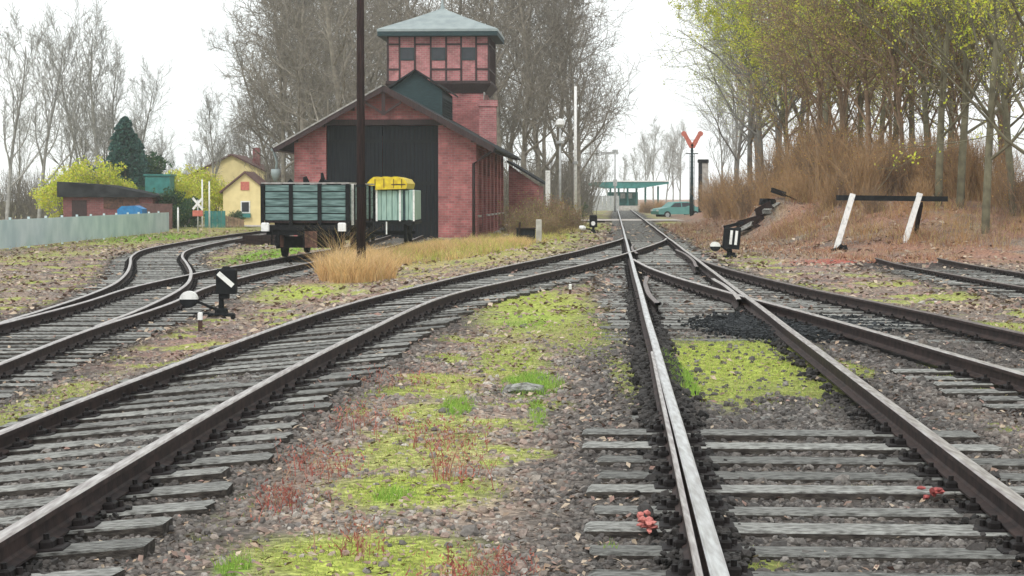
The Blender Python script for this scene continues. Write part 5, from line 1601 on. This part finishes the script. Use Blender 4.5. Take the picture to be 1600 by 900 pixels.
# slim bare trees at the far left and right
slim = [tree('slim_bare_tree', 200 + i, '', 'tree', M['barkpale'], 14, .17, .012, None, levels=((13, .38, .5), (6, .5, .55), (5, .5, .6), (3, .6, .6)), base=.18, up=.9) for i in range(3)]
for px, Y, sc, lb_ in ((132, 152, .86, 'slim bare tree at the far left, rising over the yellow green bush'), (154, 146, .95, 'tallest slim bare tree at the left, with upright limbs'), (178, 158, .84, 'slim bare tree just left of the dark conifer'),
                       (208, 164, .78, 'slim bare tree just right of the dark conifer'), (60, 150, .95, 'slim bare tree near the left edge of the picture'), (10, 140, .9, 'slim bare tree at the left edge of the picture'), (332, 150, .62, 'lone thin bare tree with forked top above the yellow shrub')):
    put(slim[r.randrange(3)], FST, px, Y, sc, r.uniform(0, 6.28), lb_)
for i, (px, Y, sc) in enumerate(((222, 190, .55), (245, 185, .5), (290, 195, .42), (350, 200, .5), (372, 190, .55), (100, 190, .8), (30, 200, .7), (310, 180, .4), (268, 200, .4))):
    put(slim[i % 3], FST, px, Y, sc, r.uniform(0, 6.28), 'small hazy bare tree in the background gap left of the shed', 'far bare trees left of the shed')
for i, (px, Y, sc) in enumerate(((1008, 330, .8), (1022, 320, .9), (1040, 340, .85), (1052, 330, .75), (996, 350, .65), (1062, 300, .8), (935, 320, .6), (950, 340, .65), (918, 300, .7), (975, 360, .6))):
    put(slim[i % 3], FST, px, Y, sc * .95, r.uniform(0, 6.28), 'pale hazy tree in the distance behind the station', 'far trees behind the station', z=0)

# leafing bushes, shrubs, conifer
def leafball(name, seed, label, category, rx, rz_, num, size, pal, stems=7, shape='ball', group=None, bark=None):
    e = empty(name, (0, 0, 0), 0, label, category, group)
    rg = np.random.default_rng(seed)
    mb = MB()
    if shape == 'cone':
        mb.tube([(0, 0, 0), (0, 0, rz_ * .98)], [rz_ * .022, .01], 7)
    for s in range(stems):
        a = rg.uniform(0, 6.28); q = rg.uniform(.15, .8) * rx
        mb.tube([(math.cos(a) * .1, math.sin(a) * .1, 0), (math.cos(a) * q * .4, math.sin(a) * q * .4, rz_ * .5), (math.cos(a) * q, math.sin(a) * q, rz_ * rg.uniform(.7, .95))], [.05, .03, .012], 5)
    mb.build('trunk' if shape == 'cone' else 'stems', bark or M['bark'], e)
    d = rg.normal(0, 1, (num * 3, 3)); d /= np.linalg.norm(d, axis=1)[:, None]
    rad = rg.random(num * 3) ** (1 / 2.0)
    if shape == 'cone':
        z = rg.random(num * 3) ** .8 * rz_
        a = rg.uniform(0, 6.28, num * 3)
        tier = (.65 + .35 * (1 - (z / rz_ * 11 % 1))) * (.6 + .8 * fbm(np.cos(a) * 3 + 9, np.sin(a) * 3 + z * 1.5 + 9, 1.2, 5, 3))
        q = rx * (1 - z / rz_) ** .42 * tier * np.sqrt(rg.random(num * 3))
        P = np.stack([q * np.cos(a), q * np.sin(a), z + .3 - q * .25], 1)
    else:
        P = d * rad[:, None] * np.array([[rx, rx, rz_ * .55]]) + np.array([[0, 0, rz_ * .52]])
        P[:, :2] *= (1 + .9 * (fbm(P[:, 2] * 2 + 9, np.arctan2(P[:, 1], P[:, 0]) * 2 + 9, 1.2, seed, 2) - .5))[:, None]
    cl = fbm(P[:, 0] + 30, P[:, 2] + P[:, 1] * .6 + 10, rx * .45, seed, 3)
    P = P[cl > (.47 if shape != 'cone' else .40)][:num]
    num = len(P)
    s = size * rg.uniform(.5, 1.4, num)
    a1 = rg.normal(0, 1, (num, 3)); a1 /= np.linalg.norm(a1, axis=1)[:, None]
    a2 = np.cross(a1, rg.normal(0, 1, (num, 3))); a2 /= np.linalg.norm(a2, axis=1)[:, None]
    V = np.stack([P - a1 * s[:, None], P - a2 * s[:, None] * .6, P + a1 * s[:, None], P + a2 * s[:, None] * .6], 1).reshape(-1, 3)
    c = np.array(pal)[rg.integers(0, len(pal), num)] * rg.uniform(.7, 1.25, (num, 1))
    np_mesh('foliage', V, np.arange(num * 4).reshape(-1, 4), M['hedge'], e, col=np.repeat(c, 4, 0))
    return e
con = leafball('conifer', 1, '', 'conifer', 2.3, 8.0, 9000, .15, [[.07, .17, .15], [.05, .12, .11], [.09, .20, .16]], 0, 'cone')
put(con, FST, 196, 150, .95, 0, 'dark blue green conifer at the left between the bare trees')
put(con, FST, 215, 156, .78, 1, 'lower dark conifer just right of the tallest one')
put(con, FST, 244, 160, .55, 2, 'small dark conifer left of the yellow shrub')
yb = leafball('leafing_bush', 2, '', 'bush', 1.75, 3.6, 7000, .065, YG + OLV[:2], 9)
put(yb, FST, 150, 131, 1.25, 0, 'round yellow green bush behind the brick outbuilding')
put(yb, FST, 100, 133, 1.1, 2, 'round yellow green bush left of the brick outbuilding')
put(yb, FST, 184, 135, .9, 3, 'smaller yellow green bush near the dark conifer')
put(yb, FST, 272, 137, 1.0, 1, 'bright yellow flowering bush at the left of the road sign')
put(yb, FST, 300, 141, 1.15, 4, 'tall yellow green bush behind the road sign')
put(yb, FST, 334, 146, 1.0, 5, 'olive green bush left of the small yellow house')
gb = leafball('evergreen_bush', 3, '', 'bush', 1.4, 2.6, 4500, .075, [[.06, .13, .06], [.04, .09, .05], [.09, .15, .06]], 6)
put(gb, FST, 222, 158, 2.1, 2, 'large dark rounded evergreen right of the conifer')
put(gb, FST, 178, 160, 1.9, 3, 'large dark rounded evergreen left of the conifer')
put(gb, FST, 262, 128, 1.0, 0, 'dark evergreen bush at the end of the pale fence')
put(gb, FST, 295, 132, .8, 2, 'dark evergreen bush below the road sign')
put(gb, FST, 368, 137, .45, 1, 'small green bush beside the window of the yellow house')
put(gb, FST, 228, 140, 1.1, 3, 'dark evergreen bush right of the blue tarpaulin')
put(gb, FST, 905, 152, .5, 3, 'dark round bush at the foot of the pale mast')

# brambles by the shed: arching thin stems with a few leaves
def scrub(name, seed, label, category, n, h, spread, mat, leaves=None, group=None, rr=.010):
    rg = np.random.default_rng(seed)
    lines, tw = [], []
    for i in range(n):
        a = rg.uniform(0, 6.28); q = spread * rg.random() ** .6 * .6
        p = np.array([q * math.cos(a), q * math.sin(a), 0])
        d = np.array([rg.normal(0, .22), rg.normal(0, .22), 1.0])
        L = h * rg.uniform(.45, 1.0)
        pts = [p]
        for k in range(6):
            d = d + rg.normal(0, .09, 3) + np.array([0, 0, -.03]); d /= np.linalg.norm(d); pts.append(pts[-1] + d * L / 6)
        pts = np.array(pts)
        lines.append((pts, np.linspace(rr * 1.6, rr * .6, 7)))
        for k in range(7):
            j = rg.integers(1, 6); dd = (pts[j + 1] - pts[j]); dd /= np.linalg.norm(dd); dd = dd + rg.normal(0, .45, 3); dd /= np.linalg.norm(dd)
            l2 = L * rg.uniform(.12, .35)
            tp = [pts[j], pts[j] + dd * l2 * .5, pts[j] + (dd + np.array([0, 0, .25])) * l2]
            tw.append((np.array(tp), np.array([rr * .7, rr * .5, rr * .35])))
    e = empty(name, (0, 0, 0), 0, label, category, group)
    V, F = tubes(lines, 4, .004); np_mesh('stems', V, F, mat, e)
    V, F = tubes(tw, 3, .004); np_mesh('twigs', V, F, mat, e)
    if leaves:
        num, size, pal = leaves
        T_ = np.concatenate([t[0][1:] for t in tw]); P = T_[rg.integers(0, len(T_), num)] + rg.normal(0, .05, (num, 3))
        s = size * rg.uniform(.5, 1.4, num)
        a1 = rg.normal(0, 1, (num, 3)); a1 /= np.linalg.norm(a1, axis=1)[:, None]
        a2 = np.cross(a1, rg.normal(0, 1, (num, 3))); a2 /= np.linalg.norm(a2, axis=1)[:, None]
        V = np.stack([P - a1 * s[:, None], P - a2 * s[:, None] * .6, P + a1 * s[:, None], P + a2 * s[:, None] * .6], 1).reshape(-1, 3)
        c = np.array(pal)[rg.integers(0, len(pal), num)] * rg.uniform(.75, 1.25, (num, 1))
        np_mesh('foliage', V, np.arange(num * 4).reshape(-1, 4), M['hedge'], e, col=np.repeat(c, 4, 0))
    return e
br_ = [scrub('bramble_bush', 50 + i, '', 'bush', 130, 1.9, 1.4, M['barkbrown'], (1500, .045, [[.30, .20, .10], [.20, .22, .07], [.34, .30, .10], [.24, .13, .09]]), None, .008) for i in range(2)]
for px, Y, sc in ((815, 96, .8), (835, 102, 1.0), (858, 98, .95), (880, 95, .72), (872, 108, .9), (848, 90, .62), (898, 104, .6), (806, 104, .8), (862, 86, .5)):
    put(br_[r.randrange(2)], FST, px, Y, sc, r.uniform(0, 6.28), 'tangled brown and green bramble between the shed and the straight track', 'brambles beside the shed')

gt_ = [scrub('grey_thicket', 80 + i, '', 'bush', 150, 5.5, 3.2, M['barkfar'], None, None, .016) for i in range(2)]
for i in range(34):
    px = 425 + i * 14.5 + r.uniform(-8, 8)
    put(gt_[i % 2], FST, px, r.uniform(148, 196), r.uniform(.6, 1.15), r.uniform(0, 6.28), 'grey leafless undergrowth below the bare trees behind the shed', 'undergrowth of the wood behind the shed')
for i, (px, Y, s) in enumerate([(118, 178, .9), (140, 170, .8), (165, 176, 1.0), (190, 182, 1.0), (215, 176, .9), (238, 186, .8), (262, 180, .8), (285, 190, .7), (336, 186, .9), (356, 192, 1.1), (378, 186, 1.2), (400, 190, 1.2), (418, 184, 1.1), (60, 180, .9), (15, 180, .9)]):
    put(gt_[i % 2], FST, px, Y, s, r.uniform(0, 6.28), 'grey leafless thicket far behind the houses on the left', 'far thickets on the left')
for i, (px, Y, s) in enumerate([(400, 196, .48), (372, 200, .42), (345, 205, .36), (428, 190, .5), (130, 190, .40), (160, 196, .44), (188, 190, .42), (214, 198, .36), (238, 200, .3)]):
    put(big[i % 4], FST, px, Y, s, r.uniform(0, 6.28), 'far rounded bare tree in the haze behind the houses', 'far rounded bare trees on the left')

# ---------------------------------------------------------------- right bank
LG = [[.50, .56, .26], [.40, .46, .12], [.58, .56, .26]]
rt = [tree('young_tree', 300, '', 'tree', M['bark'], 14, .16, .010, (9000, .042, LG, .22), levels=((24, .42, .85), (8, .48, .7), (6, .5, .7)), base=.20, up=.45, twigmat=M['barkpale']),
      tree('young_tree', 301, '', 'tree', M['barkgreen'], 13, .12, .008, (24000, .045, YG + OLV[:2], .13), levels=((17, .40, .8), (7, .5, .8), (5, .5, .8)), base=.2, up=.55),
      tree('young_tree', 302, '', 'tree', M['barkgreen'], 14, .13, .008, (21000, .043, OLV[:3] + YG, .14), levels=((18, .40, .8), (7, .5, .8), (6, .5, .8)), base=.16, up=.45),
      tree('young_tree', 303, '', 'tree', M['barkbrown'], 13, .12, .010, (6000, .045, OLV, .22), levels=((22, .34, .7), (8, .5, .75), (7, .5, .75)), base=.10, up=.6)]
single = [(0, 1172, 108, 1.0, 'slender pale green budding tree, leftmost of the row on the bank'), (0, 1192, 100, 1.02, 'second slender pale green tree from the left on the bank'),
          (0, 1214, 112, 1.05, 'slender pale green tree just behind the second one on the bank'), (2, 1466, 66, 1.0, 'dark trunked leafing tree at the right end of the buffer stop')]
for k, px, Y, sc, lb_ in single: put(rt[k], FST, px, Y, sc, r.uniform(0, 6.28), lb_)
RL = 'leafing yellow green tree in the thicket on the right bank'
for i, (k, px, Y) in enumerate([(0, 1150, 150), (0, 1185, 140), (1, 1235, 98), (0, 1248, 104), (1, 1262, 108), (1, 1285, 88), (1, 1320, 96), (2, 1345, 80), (1, 1372, 90), (2, 1398, 74),
                                (2, 1425, 82), (1, 1450, 72), (2, 1500, 66), (2, 1540, 60), (1, 1585, 64), (2, 1620, 58), (2, 1490, 88), (2, 1570, 80), (0, 1215, 135), (1, 1400, 135), (2, 1560, 110), (1, 1620, 95)]):
    put(rt[k], FST, px, Y, r.uniform(.86, 1.1), r.uniform(0, 6.28), RL if k else 'pale budding tree farther along the right bank', 'leafing trees of the right bank' if k else 'pale trees farther along the right bank')
for i, (px, Y) in enumerate([(1232, 92), (1278, 80), (1318, 78), (1360, 74), (1412, 72), (1455, 74), (1510, 74), (1570, 72), (1296, 98), (1390, 92), (1480, 92)]):
    put(rt[3], FST, px, Y, r.uniform(.65, 1.0), r.uniform(0, 6.28), 'thin brown twiggy sapling in the thicket on the right bank', 'brown saplings of the right bank')
sc_ = [scrub('brown_thicket', 60 + i, '', 'bush', 120, 4.3, 1.9, (M['twigorange'], M['barkbrown'], M['twigorange'])[i], (900, .05, [[.46, .26, .10], [.50, .34, .10], [.36, .17, .08]]), None, .012) for i in range(3)]
for i, (px, Y) in enumerate([(1195, 102), (1218, 95), (1240, 90), (1262, 84), (1284, 82), (1306, 76), (1328, 80), (1350, 76), (1374, 74), (1396, 72), (1420, 74), (1445, 71), (1470, 72), (1500, 70), (1535, 68), (1570, 66), (1600, 64), (1230, 108), (1270, 100), (1312, 92), (1356, 88), (1400, 86), (1450, 84), (1510, 80), (1570, 78), (1255, 118), (1300, 106), (1380, 100), (1440, 98)]):
    put(sc_[i % 3], FST, px, Y, r.uniform(.5, 1.0) * (.95 if px < 1320 else .62), r.uniform(0, 6.28), 'orange brown leafless shrub in the thicket on the right bank', 'brown shrubs of the right bank')
for i, (px, Y, s) in enumerate([(1298, 71, .24), (1330, 70, .30), (1352, 69, .34), (1376, 70, .30), (1398, 69.5, .34), (1430, 70, .34), (1452, 69, .36), (1478, 69, .38), (1505, 68, .36), (1440, 66, .2), (1365, 66, .18)]):
    put(sc_[i % 3], FST, px, Y, s * 1.45, r.uniform(0, 6.28), 'low brown scrub growing against the beam of the buffer stop', 'scrub around the buffer stop')
for i, (px, Y, s) in enumerate([(1112, 122, .5), (1128, 112, .55), (1145, 104, .6), (1162, 98, .55), (1178, 92, .6), (1200, 86, .5), (1230, 80, .45), (1120, 135, .55), (1105, 145, .5), (1250, 75, .35), (1138, 128, .6)]):
    put(sc_[i % 3], FST, px, Y, s, r.uniform(0, 6.28), 'low orange brown shrub on the front slope of the right bank', 'low shrubs on the front of the right bank')
for i, (px, Y, s) in enumerate([(1003, 210, .30), (1012, 205, .34), (1022, 208, .36), (1033, 204, .34), (1043, 206, .30), (1008, 225, .3), (1028, 222, .34)]):
    put(sc_[i % 3], FST, px, Y, s, r.uniform(0, 6.28), 'low brown shrub between the station canopy and the parked car', 'low shrubs before the station')
put(slim[1], FST, 1128, 165, .62, 1.1, 'thin grey tree behind the grey column')
put(slim[0], FST, 1150, 172, .8, 2.1, 'thin grey tree farther right behind the grey column')

# ================================================================ HAZE
hz_m = bpy.data.materials.new('air_haze')
hz_m.use_nodes = True
nn = hz_m.node_tree.nodes; nn.clear()
vo_ = nn.new('ShaderNodeVolumePrincipled')
vo_.inputs['Color'].default_value = (.93, .97, .97, 1)
vo_.inputs['Density'].default_value = .0004
vo_.inputs['Anisotropy'].default_value = .2
mo_ = nn.new('ShaderNodeOutputMaterial')
hz_m.node_tree.links.new(vo_.outputs[0], mo_.inputs['Volume'])
hb_ = MB(); hb_.box(-1300, 1300, -40, 930, -3, 32)
hz_o = hb_.build('haze', hz_m)
tag(hz_o, 'thin pale haze in the air over the yard', 'haze', kind='stuff')
S.cycles.volume_bounces = 3
for o in bpy.data.objects:
    if 'used' in o: del o['used']
